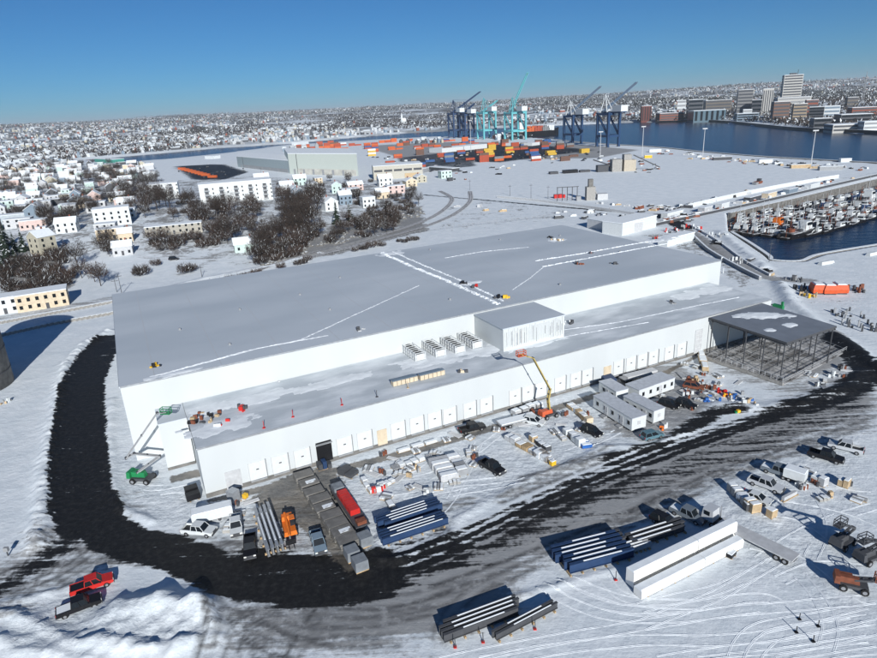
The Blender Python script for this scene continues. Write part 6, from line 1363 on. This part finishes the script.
# ------------------------------------------------------------------ far mass of houses and woods
def far_mass():
    n = 52000; th = RNG.uniform(-.75, .78, n); d = 1250*np.exp(RNG.random(n)**1.25*1.75); x = d*np.sin(th); y = d*np.cos(th)
    wd = wsd(x, y); px = 438.5+FPX*(x/y)
    dens = fbm(x, y*.8, 900, 91, 4)+.25*(vn(x, y, 160, 92)-.5); pre = np.minimum(wsd(x*1.06, y*1.06), np.minimum(wsd(x*1.12, y*1.12), wsd(x*1.18, y*1.18)))
    ok = (wd > 25) & ((pre > 25) | (th > .1)) & (RNG.random(n) < ss(.46, .585, dens)*np.where(th < -.25, .38, .55)) & (d < 7000) & ~((x > -420) & (x < 500) & (y < 1150)) & ~((th > -.05) & (d < 1250))
    return x[ok], y[ok]
x, y = far_mass(); n = len(x); z = T(x, y); sc = RNG.uniform(.65, 1.15, n); L = 9*sc; Wd = 6*sc; H = RNG.uniform(4, 9, n)*sc; big = RNG.random(n) < .05; L = np.where(big, L*3.2, L); Wd = np.where(big, Wd*1.8, Wd); a = RAD(20)+RNG.choice([0, pi/2], n)+RNG.normal(0, .12, n)
V = np.zeros((n, 10, 3)); ux = np.array([-1, 1, 1, -1, -1, 1, 1, -1, -1, 1]); uy = np.array([-1, -1, 1, 1, -1, -1, 1, 1, 0, 0]); uz = np.array([0, 0, 0, 0, 1, 1, 1, 1, 1.4, 1.4])
X = ux[None]*L[:, None]/2; Y = uy[None]*Wd[:, None]/2; ca, sa = np.cos(a)[:, None], np.sin(a)[:, None]
V[:, :, 0] = x[:, None]+X*ca-Y*sa; V[:, :, 1] = y[:, None]+X*sa+Y*ca; V[:, :, 2] = z[:, None]-2+uz[None]*(H+2)[:, None]
Fq = np.array([(0,1,5,4),(1,2,6,5),(2,3,7,6),(3,0,4,7),(4,5,9,8),(6,7,8,9),(5,6,9,9),(7,4,8,8)])
# walls+roofs as quads (gable triangles get a doubled corner)
tri = np.concatenate([np.array([(0,1,5),(0,5,4),(1,2,6),(1,6,5),(2,3,7),(2,7,6),(3,0,4),(3,4,7),(4,5,9),(4,9,8),(6,7,8),(6,8,9),(5,6,9),(7,4,8)])])
Ft = (np.arange(n)[:, None, None]*10+tri[None]).reshape(-1, 3); wm = RNG.choice([0, 0, 1, 1, 2, 3, 3, 3, 4, 5, 5], n); mi = np.where(np.isin(np.arange(14), [8, 9, 10, 11])[None], 6, wm[:, None]).ravel()
tag(link('far_houses', npmesh('far_houses', V.reshape(-1, 3), Ft, [mat('aged white siding', (.5, .52, .53), .7), GREY, BEIGE, DGREY, BRICK, SLATE, mat('town roof snow', (.58, .62, .65), .8, c2=(.22, .225, .23), lo=.46, hi=.58, sc=.02)], mi)), 'mass of small snow roofed houses covering the hills across the water', 'houses', None, 'stuff')
def woods(name, label, n, d0, span, thr, seed, hmin, hmax, per=9):
    th = RNG.uniform(-.8, .8, n); d = d0*np.exp(RNG.random(n)*span); x = d*np.sin(th); y = d*np.cos(th); wd = wsd(x, y)
    pre = np.minimum(wsd(x*1.06, y*1.06), wsd(x*1.13, y*1.13)); ok = (wd > 18) & ((pre > 18) | (th > .1)) & (RNG.random(n) < ss(thr-.04, thr+.04, fbm(x, y*.7, 900 if seed == 52 else 420, seed))) & ~((x > -430) & (x < 520) & (y < 1150)) & ~((th > -.05) & (d < 1250)); x, y, d = x[ok], y[ok], d[ok]; n = len(x); z = T(x, y); h = RNG.uniform(hmin, hmax, n)
    c = np.stack([x, y, z], 1)[:, None, :]; R_ = (h*.32)[:, None]
    an = RNG.uniform(0, 2*pi, (n, per)); rr = RNG.random((n, per))**.5; zz = RNG.uniform(.1, 1, (n, per))
    cen = np.stack([np.cos(an)*rr*R_, np.sin(an)*rr*R_, zz*h[:, None]*.85], -1)+c
    V = cen[:, :, None, :]+RNG.normal(0, 1, (n, per, 3, 3))*(h*.16)[:, None, None, None]*np.array([.8, .8, 1.1])
    Fm = np.arange(n*per*3).reshape(-1, 3); mi = (RNG.random(n*per) < .16).astype(int)
    tag(link(name, npmesh(name, V.reshape(-1, 3), Fm, [TWIG if seed % 2 else mat('dark woodland', (.05, .05, .045), .95, .4, .02), SNOW], mi)), label, 'woods', None, 'stuff')
woods('far_woods', 'bare brown woods spread between the far houses', 80000, 1200, 1.9, .46, 51, 7, 13)
woods('far_woods', 'dark forest belts on the distant hills', 60000, 2400, 1.4, .47, 52, 10, 20, 7)
HZ = bpy.data.materials.new('winter air'); HZ.use_nodes = True; nt = HZ.node_tree; nt.nodes.remove(nt.nodes['Principled BSDF'])
pv = nt.nodes.new('ShaderNodeVolumePrincipled'); pv.inputs['Density'].default_value = 5.5e-5; pv.inputs['Color'].default_value = (.80, .9, 1, 1); nt.links.new(pv.outputs['Volume'], nt.nodes['Material Output'].inputs['Volume'])
tag(MB().box(0, 31000, -10.0, 140000, 140000, 10+260, HZ).build('haze'), kind='stuff')
PRUNE = [o for o in PROTOS]
for o in PRUNE:
    for c in KIDS.get(o.name, []): bpy.data.objects.remove(c)
    bpy.data.objects.remove(o)
print('containers', NCONT, 'objects', len(bpy.data.objects))
